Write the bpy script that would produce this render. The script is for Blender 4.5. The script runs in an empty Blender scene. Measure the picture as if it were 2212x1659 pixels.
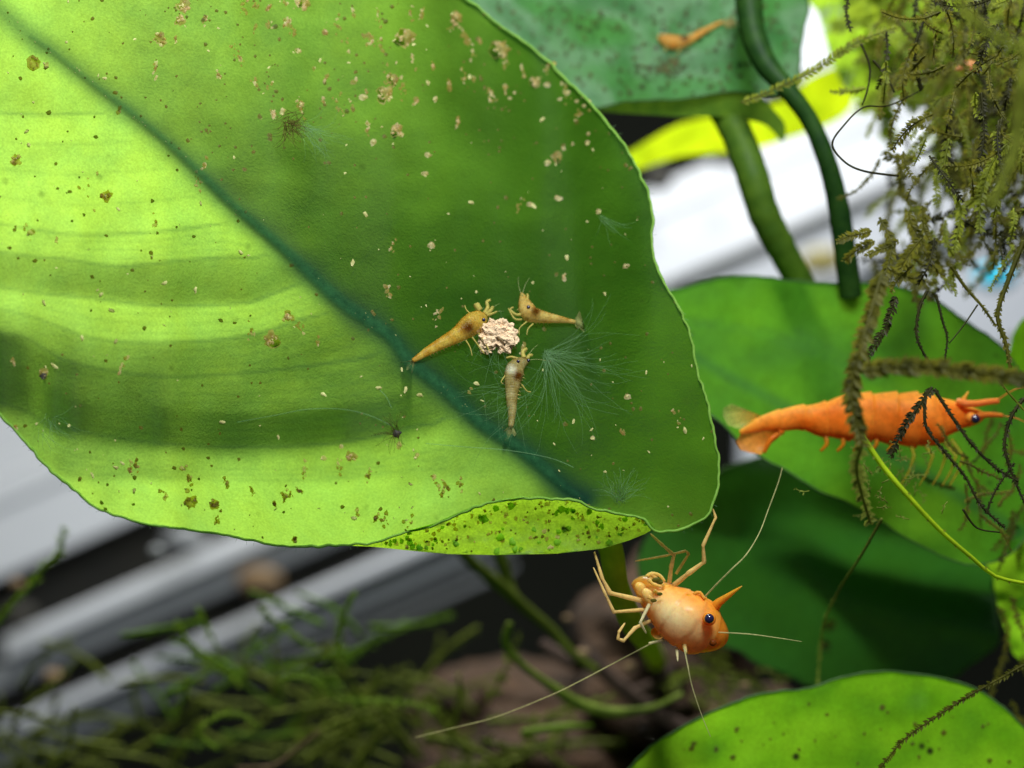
import bpy, math, random
import numpy as np
from mathutils import Vector, noise
from mathutils.geometry import delaunay_2d_cdt
random.seed(7); np.random.seed(7)
SC = bpy.context.scene
COL = SC.collection
CM = 0.01
K = 8.0/2212            # centimetres per plan unit on the plane in focus
CAMD = 13.0             # camera to focus plane, cm

# ------------------------------------------------------------------ camera
cd = bpy.data.cameras.new('camera'); cam = bpy.data.objects.new('camera', cd); COL.objects.link(cam)
cam.location = (0, -CAMD*CM, 0); cam.rotation_euler = (math.radians(90), 0, 0)
cd.lens = 36*CAMD/8; cd.sensor_width = 36; cd.clip_start = 0.005; cd.clip_end = 50
cd.dof.use_dof = True; cd.dof.focus_distance = (CAMD+0.05)*CM; cd.dof.aperture_fstop = 17
SC.camera = cam
# ------------------------------------------------------------------ light
W = bpy.data.worlds.new('World'); SC.world = W; W.use_nodes = True
W.node_tree.nodes['Background'].inputs[0].default_value = (0.62, 0.8, 1.0, 1)
W.node_tree.nodes['Background'].inputs[1].default_value = 0.05
SC.view_settings.view_transform = 'Standard'; SC.view_settings.look = 'None'
SC.view_settings.exposure = 0; SC.view_settings.gamma = 1
def area(name, loc, target, size, power, col):
    l = bpy.data.lights.new(name, 'AREA'); l.size = size*CM; l.energy = power; l.color = col; l.shape = 'DISK'
    o = bpy.data.objects.new(name, l); COL.objects.link(o)
    o.location = Vector(loc)*CM
    o.rotation_euler = (Vector(target)-Vector(loc)).to_track_quat('-Z', 'Y').to_euler()
    return o
LDIR = Vector((-0.10, 0.46, 0.88)).normalized()
area('aquarium_lamp', LDIR*30, (0, 0, 0), 5.0, 1.45, (1.0, 1.0, 0.93))
area('front_fill_lamp', (2, -9, 11.5), (1.5, 1, 0), 5.0, 0.38, (0.94, 0.98, 1.0))  # added fill from the front, brightens shrimps and leaf faces
area('frame_fill_lamp', (4.5, 8, 11), (3.5, 20, 4.0), 6.0, 0.165, (0.93, 0.96, 1.0))  # added fill aimed at the backdrop frame to whiten it

# ------------------------------------------------------------------ helpers
def P(x, y, d):
    t = (CAMD+d)/CAMD
    return Vector(((x-1106)*K*t*CM, d*CM, -(y-829.5)*K*t*CM))
def px(r, d): return r*K*(CAMD+d)/CAMD*CM
def lin(r, g, b):
    f = lambda c: (c/255/12.92) if c/255 <= 0.04045 else ((c/255+0.055)/1.055)**2.4
    return (f(r), f(g), f(b), 1)
def tag(o, label=None, cat=None, group=None, kind=None):
    if label: o['label'] = label
    if cat: o['category'] = cat
    if group: o['group'] = group
    if kind: o['kind'] = kind
    return o
def thing(name, loc, label, cat, group=None):
    o = bpy.data.objects.new(name, None); COL.objects.link(o); o.location = loc
    o.empty_display_size = 0.005
    return tag(o, label, cat, group)
class MB:
    def __init__(s): s.v = []; s.f = []; s.c = []; s.a = {}
    def add(s, vs, fs, col=None):
        b = len(s.v); s.v += [Vector(v) for v in vs]; s.f += [tuple(i+b for i in f) for f in fs]
        if col is not None:
            s.c += (list(col) if isinstance(col, list) else [col]*len(vs))
    def tube(s, pts, rad, n=6, col=None, cap=True):
        vs = []; fs = []; up = Vector((0, 1, 0.03)).normalized(); m = len(pts)
        cols = []
        for i, p in enumerate(pts):
            t = (pts[min(i+1, m-1)]-pts[max(i-1, 0)])
            if t.length < 1e-12: t = Vector((1, 0, 0))
            t.normalize(); a = t.cross(up)
            if a.length < 1e-3: a = t.cross(Vector((1, 0, 0)))
            a.normalize(); b = t.cross(a).normalized()
            r = rad[i] if hasattr(rad, '__len__') else rad
            for k in range(n):
                th = 2*math.pi*k/n
                vs.append(p+a*(math.cos(th)*r)+b*(math.sin(th)*r))
                if col is not None: cols.append(col[i] if isinstance(col, list) else col)
        for i in range(m-1):
            for k in range(n):
                fs.append((i*n+k, i*n+(k+1) % n, (i+1)*n+(k+1) % n, (i+1)*n+k))
        if cap:
            fs.append(tuple(range(n-1, -1, -1))); fs.append(tuple(range((m-1)*n, m*n)))
        s.add(vs, fs, cols if col is not None else None)
    def ball(s, c, r, n=10, m=7, col=None, sq=(1, 1, 1), jit=0):
        vs = [c+Vector((0, 0, r*sq[2]))]
        for i in range(1, m):
            ph = math.pi*i/m
            for k in range(n):
                th = 2*math.pi*k/n
                q = Vector((math.sin(ph)*math.cos(th), math.sin(ph)*math.sin(th), math.cos(ph)))
                q = q*(1+jit*(random.random()-.5))
                vs.append(c+Vector((q.x*sq[0], q.y*sq[1], q.z*sq[2]))*r)
        vs.append(c-Vector((0, 0, r*sq[2]))); fs = []
        for k in range(n): fs.append((0, 1+k, 1+(k+1) % n))
        for i in range(m-2):
            for k in range(n):
                fs.append((1+i*n+k, 1+(i+1)*n+k, 1+(i+1)*n+(k+1) % n, 1+i*n+(k+1) % n))
        e = len(vs)-1; o = 1+(m-2)*n
        for k in range(n): fs.append((e, o+(k+1) % n, o+k))
        s.add(vs, fs, col)
    def build(s, name, mat, parent=None, origin=None, smooth=True, sub=0):
        if origin is None:
            origin = parent.location.copy() if parent else sum(s.v, Vector())/len(s.v)
            if parent and parent.parent: origin = origin+parent.parent.location
        me = bpy.data.meshes.new(name)
        me.from_pydata([tuple(v-origin) for v in s.v], [], s.f)
        me.update()
        if smooth: me.polygons.foreach_set('use_smooth', [True]*len(me.polygons))
        if s.c and len(s.c) == len(s.v):
            ca = me.color_attributes.new('pig', 'FLOAT_COLOR', 'POINT')
            ca.data.foreach_set('color', np.array([tuple(c)[:3]+(1,) for c in s.c], dtype=np.float32).ravel())
        for k, arr in s.a.items():
            at = me.attributes.new(k, 'FLOAT', 'POINT'); at.data.foreach_set('value', np.array(arr, dtype=np.float32))
        o = bpy.data.objects.new(name, me); COL.objects.link(o)
        if mat: me.materials.append(mat)
        if parent: o.parent = parent
        else: o.location = origin
        if sub:
            md = o.modifiers.new('subdivision', 'SUBSURF'); md.levels = sub; md.render_levels = sub
        return o
def catmull(pts, step, closed=False):
    pts = [np.array(p, float) for p in pts]; out = []; n = len(pts)
    rng = range(n if closed else n-1)
    for i in rng:
        if closed: p0, p1, p2, p3 = pts[i-1], pts[i], pts[(i+1) % n], pts[(i+2) % n]
        else: p0, p1, p2, p3 = pts[max(i-1, 0)], pts[i], pts[i+1], pts[min(i+2, n-1)]
        L = np.linalg.norm((p2-p1)[:2]); m = max(1, int(round(L/step)))
        for j in range(m):
            t = j/m
            out.append(0.5*((2*p1)+(-p0+p2)*t+(2*p0-5*p1+4*p2-p3)*t*t+(-p0+3*p1-3*p2+p3)*t**3))
    if not closed: out.append(pts[-1])
    return out
def path3(pts, step=6):
    return [P(*p[:3]) for p in catmull(pts, step)]

# ------------------------------------------------------------------ materials
def newmat(name):
    m = bpy.data.materials.new(name); m.use_nodes = True; nt = m.node_tree
    for n in list(nt.nodes): nt.nodes.remove(n)
    out = nt.nodes.new('ShaderNodeOutputMaterial'); return m, nt, out
def nd(nt, t, **kw):
    n = nt.nodes.new(t)
    for k, v in kw.items(): setattr(n, k, v)
    return n
def noise_n(nt, scale, detail=3, rough=.55, co=None):
    n = nd(nt, 'ShaderNodeTexNoise'); n.inputs['Scale'].default_value = scale
    n.inputs['Detail'].default_value = detail; n.inputs['Roughness'].default_value = rough
    if co: nt.links.new(co, n.inputs['Vector'])
    return n.outputs[0]
def rng_n(nt, src, a, b, c, d):
    n = nd(nt, 'ShaderNodeMapRange'); nt.links.new(src, n.inputs[0])
    for i, v in enumerate((a, b, c, d)): n.inputs[i+1].default_value = v
    return n.outputs[0]
def mixc(nt, fac, a, b, mode='MIX'):
    n = nd(nt, 'ShaderNodeMix', data_type='RGBA', blend_type=mode)
    for s, v in ((0, fac), (6, a), (7, b)):
        if hasattr(v, 'is_linked') or hasattr(v, 'links'): nt.links.new(v, n.inputs[s])
        else: n.inputs[s].default_value = v
    return n.outputs[2]
def mixs(nt, fac, a, b):
    n = nd(nt, 'ShaderNodeMixShader')
    if hasattr(fac, 'links'): nt.links.new(fac, n.inputs[0])
    else: n.inputs[0].default_value = fac
    nt.links.new(a, n.inputs[1]); nt.links.new(b, n.inputs[2]); return n.outputs[0]
def leaf_mat(name, diff, trans, tw=.6, ribd=(.02, .10, .05, 1), ribt=(.03, .16, .06, 1), gloss=.05, dots=.35, fine=.5, wash=None):
    m, nt, out = newmat(name); L = nt.links
    co = nd(nt, 'ShaderNodeTexCoord').outputs['Object']
    a = nd(nt, 'ShaderNodeAttribute', attribute_name='rib').outputs['Fac']
    big = rng_n(nt, noise_n(nt, 190, 6, .65, co), .38, .64, 0, 1)
    mid = rng_n(nt, noise_n(nt, 900, 5, .65, co), .3, .7, 0, 1)
    fin = rng_n(nt, noise_n(nt, 5200, 3, .6, co), .3, .7, 0, 1)
    def scale(c, k): return (c[0]*k, c[1]*k, c[2]*k, 1)
    T = mixc(nt, mid, scale(trans, .64), scale(trans, 1.10))
    yel = (trans[0]*1.22, trans[1]*1.0, trans[2]*.55, 1); blu = (trans[0]*.66, trans[1]*.82, trans[2]*1.4, 1)
    T = mixc(nt, .42, T, mixc(nt, big, yel, blu))
    T = mixc(nt, fine, T, mixc(nt, fin, scale(trans, .62), scale(trans, 1.12)))
    D = mixc(nt, mid, scale(diff, .78), scale(diff, 1.15))
    if wash:
        ws = rng_n(nt, noise_n(nt, 90, 6, .7, co), .48, .72, 0, .7)
        D = mixc(nt, ws, D, wash)
    # algae freckles
    vo = nd(nt, 'ShaderNodeTexVoronoi'); vo.inputs['Scale'].default_value = 420; L.new(co, vo.inputs['Vector'])
    vo.inputs['Randomness'].default_value = 1
    sp = rng_n(nt, vo.outputs['Distance'], .08, .17, 1, 0)
    gate = rng_n(nt, noise_n(nt, 260, 2, .5, co), .5, .6, 0, dots)
    mu = nd(nt, 'ShaderNodeMath', operation='MULTIPLY'); L.new(sp, mu.inputs[0]); L.new(gate, mu.inputs[1]); fz = mu.outputs[0]
    T = mixc(nt, fz, T, (.04, .06, .01, 1)); D = mixc(nt, fz, D, (.03, .035, .01, 1))
    th = nd(nt, 'ShaderNodeAttribute', attribute_name='thick').outputs['Fac']  # amount of painted shade, not tissue thickness
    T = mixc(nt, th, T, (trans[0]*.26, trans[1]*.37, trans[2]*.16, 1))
    T = mixc(nt, a, T, ribt); D = mixc(nt, a, D, ribd)
    bmp = nd(nt, 'ShaderNodeBump'); bmp.inputs['Strength'].default_value = .10; bmp.inputs['Distance'].default_value = .0003
    hh = nd(nt, 'ShaderNodeMath', operation='ADD'); L.new(mid, hh.inputs[0]); L.new(fin, hh.inputs[1]); L.new(hh.outputs[0], bmp.inputs['Height'])
    d = nd(nt, 'ShaderNodeBsdfDiffuse'); t = nd(nt, 'ShaderNodeBsdfTranslucent'); g = nd(nt, 'ShaderNodeBsdfGlossy')
    L.new(D, d.inputs[0]); L.new(T, t.inputs[0]); g.inputs['Roughness'].default_value = .42
    for n in (d, t, g): L.new(bmp.outputs[0], n.inputs['Normal'])
    s = mixs(nt, tw, d.outputs[0], t.outputs[0]); s = mixs(nt, gloss, s, g.outputs[0])
    L.new(s, out.inputs[0]); return m
def soft_mat(name, c, c2=None, scale=1500, tw=.35, rough=.55, gloss=.012, alpha=1.0, detail=4):
    m, nt, out = newmat(name); L = nt.links
    co = nd(nt, 'ShaderNodeTexCoord').outputs['Object']
    c2 = c2 or (c[0]*.6, c[1]*.6, c[2]*.6, 1)
    f = rng_n(nt, noise_n(nt, scale, detail, .6, co), .33, .67, 0, 1)
    C = mixc(nt, f, c, c2)
    d = nd(nt, 'ShaderNodeBsdfDiffuse'); t = nd(nt, 'ShaderNodeBsdfTranslucent'); g = nd(nt, 'ShaderNodeBsdfGlossy')
    g.inputs['Roughness'].default_value = rough
    L.new(C, d.inputs[0]); L.new(C, t.inputs[0])
    s = mixs(nt, tw, d.outputs[0], t.outputs[0]); s = mixs(nt, gloss, s, g.outputs[0])
    if alpha < 1:
        tr = nd(nt, 'ShaderNodeBsdfTransparent'); s = mixs(nt, alpha, tr.outputs[0], s)
    L.new(s, out.inputs[0]); return m
def shrimp_mat(name, alpha=1.0, sss=.35, rad=.0012, rough=.3, grain=.25, gscale=2600, tmix=.3):
    m, nt, out = newmat(name); L = nt.links
    co = nd(nt, 'ShaderNodeTexCoord').outputs['Object']
    c = nd(nt, 'ShaderNodeAttribute', attribute_name='pig').outputs['Color']
    f = rng_n(nt, noise_n(nt, gscale, 4, .65, co), .3, .7, 1-grain, 1+grain)
    cc = nd(nt, 'ShaderNodeVectorMath', operation='SCALE'); L.new(c, cc.inputs[0]); L.new(f, cc.inputs[3])
    p = nd(nt, 'ShaderNodeBsdfPrincipled'); L.new(cc.outputs[0], p.inputs['Base Color'])
    p.inputs['Subsurface Weight'].default_value = sss; p.inputs['Subsurface Radius'].default_value = (1, .6, .3)
    p.inputs['Subsurface Scale'].default_value = rad; p.inputs['Roughness'].default_value = rough
    p.inputs['IOR'].default_value = 1.2
    b = nd(nt, 'ShaderNodeBump'); b.inputs['Strength'].default_value = .3; b.inputs['Distance'].default_value = .0001
    L.new(f, b.inputs['Height']); L.new(b.outputs[0], p.inputs['Normal'])
    s = p.outputs[0]
    t = nd(nt, 'ShaderNodeBsdfTranslucent'); L.new(cc.outputs[0], t.inputs[0]); s = mixs(nt, tmix, s, t.outputs[0])
    if alpha < 1:
        tr = nd(nt, 'ShaderNodeBsdfTransparent'); s = mixs(nt, alpha, tr.outputs[0], s)
    L.new(s, out.inputs[0]); return m
def plain(name, c, c2=None, scale=300, rough=.6, bump=.2, dist=.0005, spec=.3):
    m, nt, out = newmat(name); L = nt.links
    co = nd(nt, 'ShaderNodeTexCoord').outputs['Object']
    c2 = c2 or (c[0]*.75, c[1]*.75, c[2]*.75, 1)
    f = rng_n(nt, noise_n(nt, scale, 5, .6, co), .3, .7, 0, 1)
    p = nd(nt, 'ShaderNodeBsdfPrincipled'); L.new(mixc(nt, f, c, c2), p.inputs['Base Color'])
    p.inputs['Roughness'].default_value = rough; p.inputs['Specular IOR Level'].default_value = spec
    b = nd(nt, 'ShaderNodeBump'); b.inputs['Strength'].default_value = bump; b.inputs['Distance'].default_value = dist
    L.new(f, b.inputs['Height']); L.new(b.outputs[0], p.inputs['Normal'])
    L.new(p.outputs[0], out.inputs[0]); return m

M_leaf = leaf_mat('leaf_lime', (.02, .085, .008, 1), (.57, .99, .13, 1), .72, ribd=(.012, .06, .04, 1), ribt=(.012, .08, .04, 1), gloss=.0012)
M_curl = leaf_mat('leaf_curl_yellow', (.18, .42, .012, 1), (.58, 1.0, .04, 1), .5, dots=.9, fine=.9, gloss=.004, wash=(.50, .62, .22, 1))
M_teal = leaf_mat('leaf_teal', (.035, .15, .035, 1), (.12, .40, .07, 1), .35, gloss=.015, dots=1, wash=(.17, .32, .18, 1))
M_mid = leaf_mat('leaf_green', (.06, .24, .012, 1), (.24, .62, .03, 1), .5, gloss=.002, dots=.5)
M_dark = leaf_mat('leaf_dark', (.018, .085, .012, 1), (.05, .22, .02, 1), .35, gloss=.05, dots=.15)
M_front = leaf_mat('leaf_front', (.19, .52, .008, 1), (.45, .9, .03, 1), .5, gloss=.004, dots=.8)
M_front2 = leaf_mat('leaf_front_mottled', (.17, .50, .008, 1), (.42, .88, .03, 1), .5, gloss=.004, dots=1, fine=.7, wash=(.09, .34, .012, 1))
M_yel = leaf_mat('leaf_yellow', (.50, .72, .004, 1), (.80, 1, .015, 1), .6, dots=0, gloss=0)
M_stem = soft_mat('petiole_green', (.055, .13, .012, 1), (.10, .19, .015, 1), 700, .3)
M_stemd = soft_mat('petiole_dark', (.012, .05, .008, 1), (.03, .09, .012, 1), 700, .25)
M_rim = soft_mat('leaf_rim', (.30, .55, .09, 1), (.20, .42, .05, 1), 1500, .4)
M_rimd = soft_mat('leaf_rim_dark', (.10, .20, .06, 1), (.06, .15, .04, 1), 1500, .4)
M_dot = soft_mat('algae_dot', (.16, .20, .015, 1), (.30, .24, .03, 1), 900, .7)
M_scar = soft_mat('scar_tan', (.92, .76, .36, 1), (.66, .50, .16, 1), 2400, .72, gloss=.03)
M_scarb = soft_mat('scar_brown', (.78, .64, .20, 1), (.48, .36, .08, 1), 2600, .8)
M_speck = soft_mat('debris_pale', (.85, .80, .36, 1), (.50, .46, .16, 1), 1500, .4)
M_hair = soft_mat('algae_hair', (.32, .55, .28, 1), (.22, .42, .18, 1), 900, .4, alpha=.26)
M_hairb = soft_mat('algae_hair_brown', (.20, .19, .04, 1), (.12, .10, .02, 1), 900, .4, alpha=.6)
M_film = soft_mat('algae_film', (.52, .50, .08, 1), (.62, .44, .10, 1), 2000, .8)
M_moss = soft_mat('moss_olive', (.21, .20, .02, 1), (.09, .095, .012, 1), 500, .6)
M_mossb = soft_mat('moss_bright', (.30, .35, .035, 1), (.15, .18, .018, 1), 500, .6)
M_mossd = soft_mat('moss_dark', (.018, .018, .006, 1), (.04, .04, .01, 1), 500, .2)
M_mossf = soft_mat('moss_far', (.27, .33, .05, 1), (.12, .15, .02, 1), 200, .4)
M_lime = soft_mat('stem_lime', (.55, .75, .02, 1), (.42, .60, .02, 1), 500, .4)
M_shr = shrimp_mat('shrimp_orange', grain=.12, rough=.22, sss=.5, rad=.002)
M_shr2 = shrimp_mat('shrimp_orange_side', grain=.22, rough=.5, sss=.5, rad=.0015, gscale=1400)
M_baby = shrimp_mat('shrimp_baby', alpha=.58, sss=.2, rad=.0006, grain=.35, gscale=4200, rough=.2)
M_leg = shrimp_mat('shrimp_leg', alpha=.72, sss=.1, rad=.0005)
M_fan = shrimp_mat('shrimp_fan', alpha=.45, sss=0, rad=.0005)
M_feel = shrimp_mat('shrimp_feeler', alpha=.55, sss=0, rad=.0005)
M_eye = plain('eye_black', (.01, .008, .03, 1), (.02, .015, .06, 1), 2000, .12, 0, spec=.9)
M_pel = plain('food_cream', (1.0, .76, .48, 1), (.82, .56, .34, 1), 2600, .8, .6)
M_wood = plain('driftwood', (.075, .038, .018, 1), (.012, .008, .005, 1), 130, .9, .8, .002)
M_woodl = plain('driftwood_pale', (.075, .045, .035, 1), (.035, .022, .018, 1), 220, .9, .6, .001)
M_white = plain('white_plastic', (.78, .79, .82, 1), (.72, .74, .78, 1), 30, .45, .05)
M_grey = plain('grey_plastic', (.29, .30, .31, 1), (.22, .23, .24, 1), 30, .5, .05)
M_gap = plain('black_gap', (.030, .030, .028, 1), (.045, .04, .03, 1), 40, .7, .05)
M_back = plain('dark_wall', (.012, .014, .01, 1), (.02, .022, .014, 1), 12, .9, .05)
M_cyan = plain('cyan_plastic', (.02, .55, .75, 1), (.02, .45, .65, 1), 30, .4, .05)
M_crumb = plain('crumb', (.35, .32, .12, 1), (.22, .17, .06, 1), 2000, .8, .5)
M_seed = plain('seed_brown', (.10, .06, .03, 1), (.25, .20, .13, 1), 1200, .5, .4)
M_pebble = plain('pebble_tan', (.14, .08, .035, 1), (.22, .15, .08, 1), 300, .8, .4)

# ------------------------------------------------------------------ leaves
def in_poly(poly, X, Y):
    inside = np.zeros(X.shape, bool); n = len(poly); j = n-1
    for i in range(n):
        xi, yi = poly[i]; xj, yj = poly[j]
        c = ((yi > Y) != (yj > Y)) & (X < (xj-xi)*(Y-yi)/((yj-yi)+1e-12)+xi)
        inside ^= c; j = i
    return inside
def dist_poly(pts, X, Y, closed=False):
    d = np.full(X.shape, 1e9); n = len(pts)
    for i in range(n if closed else n-1):
        a = pts[i]; b = pts[(i+1) % n]; ab = (b[0]-a[0], b[1]-a[1]); L = ab[0]**2+ab[1]**2+1e-9
        t = np.clip(((X-a[0])*ab[0]+(Y-a[1])*ab[1])/L, 0, 1)
        d = np.minimum(d, np.hypot(X-a[0]-t*ab[0], Y-a[1]-t*ab[1]))
    return d
def blade(name, outline, H, step, mat, parent, ribs=(), smooth=True, label=None, rough_edge=0, thick=None):  # thick: painted shade per vertex
    ol = [tuple(p[:2]) for p in (catmull(outline, step, True) if smooth else outline)]
    if rough_edge:
        ol = [(x+rough_edge*noise.noise(Vector((x*.05, y*.05, 1))), y+rough_edge*noise.noise(Vector((x*.05, y*.05, 9)))) for x, y in ol]
    oa = np.array(ol)
    gx = np.arange(oa[:, 0].min(), oa[:, 0].max(), step); gy = np.arange(oa[:, 1].min(), oa[:, 1].max(), step)
    X, Y = np.meshgrid(gx, gy); X = X+np.where(np.arange(len(gy)) % 2, step/2, 0)[:, None]
    X = X.ravel(); Y = Y.ravel()
    k = in_poly(ol, X, Y); X = X[k]; Y = Y[k]
    k = dist_poly(ol, X, Y, True) > step*.45; X = X[k]; Y = Y[k]
    n = len(ol)
    pts = [Vector(p) for p in ol]+[Vector(p) for p in zip(X.tolist(), Y.tolist())]
    r = delaunay_2d_cdt(pts, [(i, (i+1) % n) for i in range(n)], [], 1, 1e-4)
    V = np.array([tuple(v) for v in r[0]])
    D = H(V[:, 0], V[:, 1])
    rib = np.zeros(len(V))
    for line, w0, w1, amt in ribs:
        lp = catmull(line, 12)
        dd = dist_poly([p[:2] for p in lp], V[:, 0], V[:, 1])
        x0, x1 = line[0][0], line[-1][0]
        t = np.clip((V[:, 0]-x0)/(x1-x0+1e-9), 0, 1); w = w0+(w1-w0)*t
        a = amt if not hasattr(amt, '__len__') else amt[0]+(amt[1]-amt[0])*t
        rib = np.maximum(rib, a*np.exp(-(dd/w)**2))
    mb = MB(); mb.v = [P(x, y, d) for (x, y), d in zip(V, D)]
    mb.f = [tuple(reversed(f)) for f in r[2]]
    mb.a['rib'] = rib
    if thick is not None: mb.a['thick'] = thick(V[:, 0], V[:, 1])  # shade to be painted into the blade colour
    o = mb.build(name, mat, parent)
    if label: o['label'] = label
    return o, ol
def rimtube(ol, H, r, mat, parent, name='leaf_rim', rv=.25, off=0.0):
    a = np.array(ol+[ol[0]]); D = H(a[:, 0], a[:, 1])
    pts = [P(x, y, d+off) for (x, y), d in zip(a, D)]
    rad = [px(r, d)*(1+rv*noise.noise(Vector((x*.02, y*.02, 0)))) for (x, y), d in zip(a, D)]
    mb = MB(); mb.tube(pts, rad, 6); return mb.build(name, mat, parent)

# ---- the big leaf: its relief. Its tilts are worked out from a wanted light and shade pattern.
MIDRIB = [(-520, -330), (-260, -190), (-80, -50), (50, 67), (117, 117), (200, 183), (267, 233), (350, 300), (433, 377), (500, 443), (567, 500), (650, 573),
          (737, 653), (837, 722), (887, 782), (970, 850), (1037, 913), (1137, 980), (1220, 1053), (1262, 1078)]
GS = 5; GX = np.arange(-560, 1620, GS); GY = np.arange(-440, 1260, GS)
mr = catmull(MIDRIB, 6); mrx = np.array([p[0] for p in mr]); mry = np.array([p[1] for p in mr])
ym = np.interp(GX, mrx, mry); ym = np.where(GX > 1262, 1078+(GX-1262)*.3, ym)
def xl(*p): return lambda x: np.interp(x, [q[0] for q in p], [q[1] for q in p])
def sm(line):
    c = catmull(line, 10); return lambda x: np.interp(x, [q[0] for q in c], [q[1] for q in c])
VEINS = [ # curve, wanted brightness above, wanted brightness below
 (sm([(-500, 180), (0, 243), (200, 243), (300, 235), (1600, 100)]), xl((0, .86)), xl((0, .92))),
 (sm([(-500, 400), (30, 489), (170, 507), (350, 500), (510, 482), (620, 500), (1600, 500)]), xl((0, .92)), xl((0, .86))),
 (sm([(-500, 470), (0, 545), (140, 560), (260, 575), (400, 562), (520, 553), (620, 540), (1600, 300)]), xl((0, .92), (600, .8)), xl((0, .68), (200, .55))),
 (sm([(-500, 520), (0, 620), (170, 640), (350, 660), (560, 650), (665, 607), (1600, 300)]), xl((0, .62), (150, .5), (350, .36), (600, .4)), xl((0, .84), (600, .82))),
 (sm([(-500, 590), (0, 668), (200, 731), (370, 740), (540, 725), (650, 690), (760, 660), (1600, 400)]), xl((0, .8), (300, .84), (600, .74)), xl((0, .74), (200, .58), (600, .46))),
 (sm([(-500, 640), (0, 718), (80, 745), (160, 785), (330, 812), (500, 808), (740, 780), (870, 745), (1600, 500)]), xl((0, .6), (300, .42), (700, .34)), xl((0, .16), (200, .26), (450, .40), (800, .38))),
 (sm([(-500, 700), (0, 800), (200, 862), (430, 890), (600, 893), (740, 880), (870, 840), (1600, 500)]), xl((0, .12), (300, .2), (500, .36), (700, .32)), xl((0, .1), (300, .16), (700, .16))),
 (sm([(-500, 760), (0, 870), (100, 915), (250, 945), (400, 962), (600, 964), (737, 955), (900, 920), (1000, 880), (1600, 500)]), xl((0, .1), (400, .08), (700, .1), (900, .3)), xl((0, .16), (400, .2), (800, .4))),
 (sm([(-500, 790), (0, 900), (100, 945), (250, 980), (400, 998), (600, 1004), (737, 994), (900, 962), (1020, 920), (1600, 600)]), xl((0, .4), (400, .66), (800, .7)), xl((0, .45), (400, .68), (800, .7))),
 (sm([(-500, 860), (0, 960), (130, 1032), (190, 1045), (300, 1040), (600, 1050), (900, 1030), (1100, 1000), (1600, 600)]), xl((0, .42), (200, .6), (500, .8), (900, .72), (1100, .55)), xl((0, .5), (200, .86), (500, .92), (900, .85), (1100, .7))),
]
bmid = xl((0, .86), (300, .9), (500, .84), (620, .66), (760, .40), (900, .38), (1000, .5), (1100, .62), (1250, .5))
UP = [(-300, -200, .9), (0, 0, .95), (60, 20, .9), (200, 60, .74), (400, 40, .66), (320, 190, .56), (500, 110, .66), (470, 235, .5), (600, 190, .56), (700, 50, .66), (850, 40, .7), (930, 120, .52),
      (1000, 60, .38), (1060, 100, .40), (800, 250, .60), (900, 230, .55), (1010, 180, .28), (1040, 250, .22), (950, 330, .5), (1050, 390, .48), (1150, 330, .26), (1250, 330, .24), (1330, 420, .22), (900, 430, .42),
      (760, 330, .42), (700, 400, .33), (600, 380, .36), (650, 450, .30), (780, 480, .26), (800, 560, .2), (900, 560, .26), (1000, 520, .26), (1100, 440, .36), (1100, 520, .22), (1200, 520, .16), (1370, 560, .16), (1350, 680, .2), (1150, 640, .1), (1000, 640, .16), (900, 640, .2), (1250, 650, .12),
      (1440, 700, .38), (1430, 800, .42), (1480, 900, .42), (1500, 1030, .44), (1300, 900, .26), (1380, 950, .36), (1180, 860, .18), (1080, 800, .12), (1280, 1020, .30), (1420, 1080, .46), (1120, 900, .2), (1200, 960, .26), (1000, -100, .5), (600, -200, .7), (400, 330, .5), (550, 430, .36), (150, 90, .8), (250, 170, .66), (1280, 760, .12), (1180, 740, .1)]
XX, YY = np.meshgrid(GX, GY)
num = np.zeros(XX.shape); den = np.zeros(XX.shape)
for (a, b, c) in UP:
    w = 1/((XX-a)**2+(YY-b)**2+900)**1.7
    num += w*c; den += w
BU = num/den
BL = np.zeros(XX.shape)
for i, x in enumerate(GX):
    ys = [ym[i]]; bs = [float(bmid(x))]; yl = ym[i]; fade = 0
    for f, a, b in VEINS:
        y = float(f(x))
        if y < ym[i]+14: continue
        y = max(y, yl+4)
        q = min(1, ((y-ym[i])/130)**1.2); b0 = float(bmid(x))
        ys += [y-2, y+2]; bs += [b0+(float(a(x))-b0)*q, b0+(float(b(x))-b0)*q]; yl = y+2
    ys.append(1400); bs.append(bs[-1])
    BL[:, i] = np.interp(GY, ys, bs)
mask = 1/(1+np.exp(-(YY-ym[None, :])/9))
mask = mask*(1-np.clip((XX-1150)/120, 0, 1))
BB = BL*mask+BU*(1-mask)  # wanted brightness, light and shade to be put into the leaf shape
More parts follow.
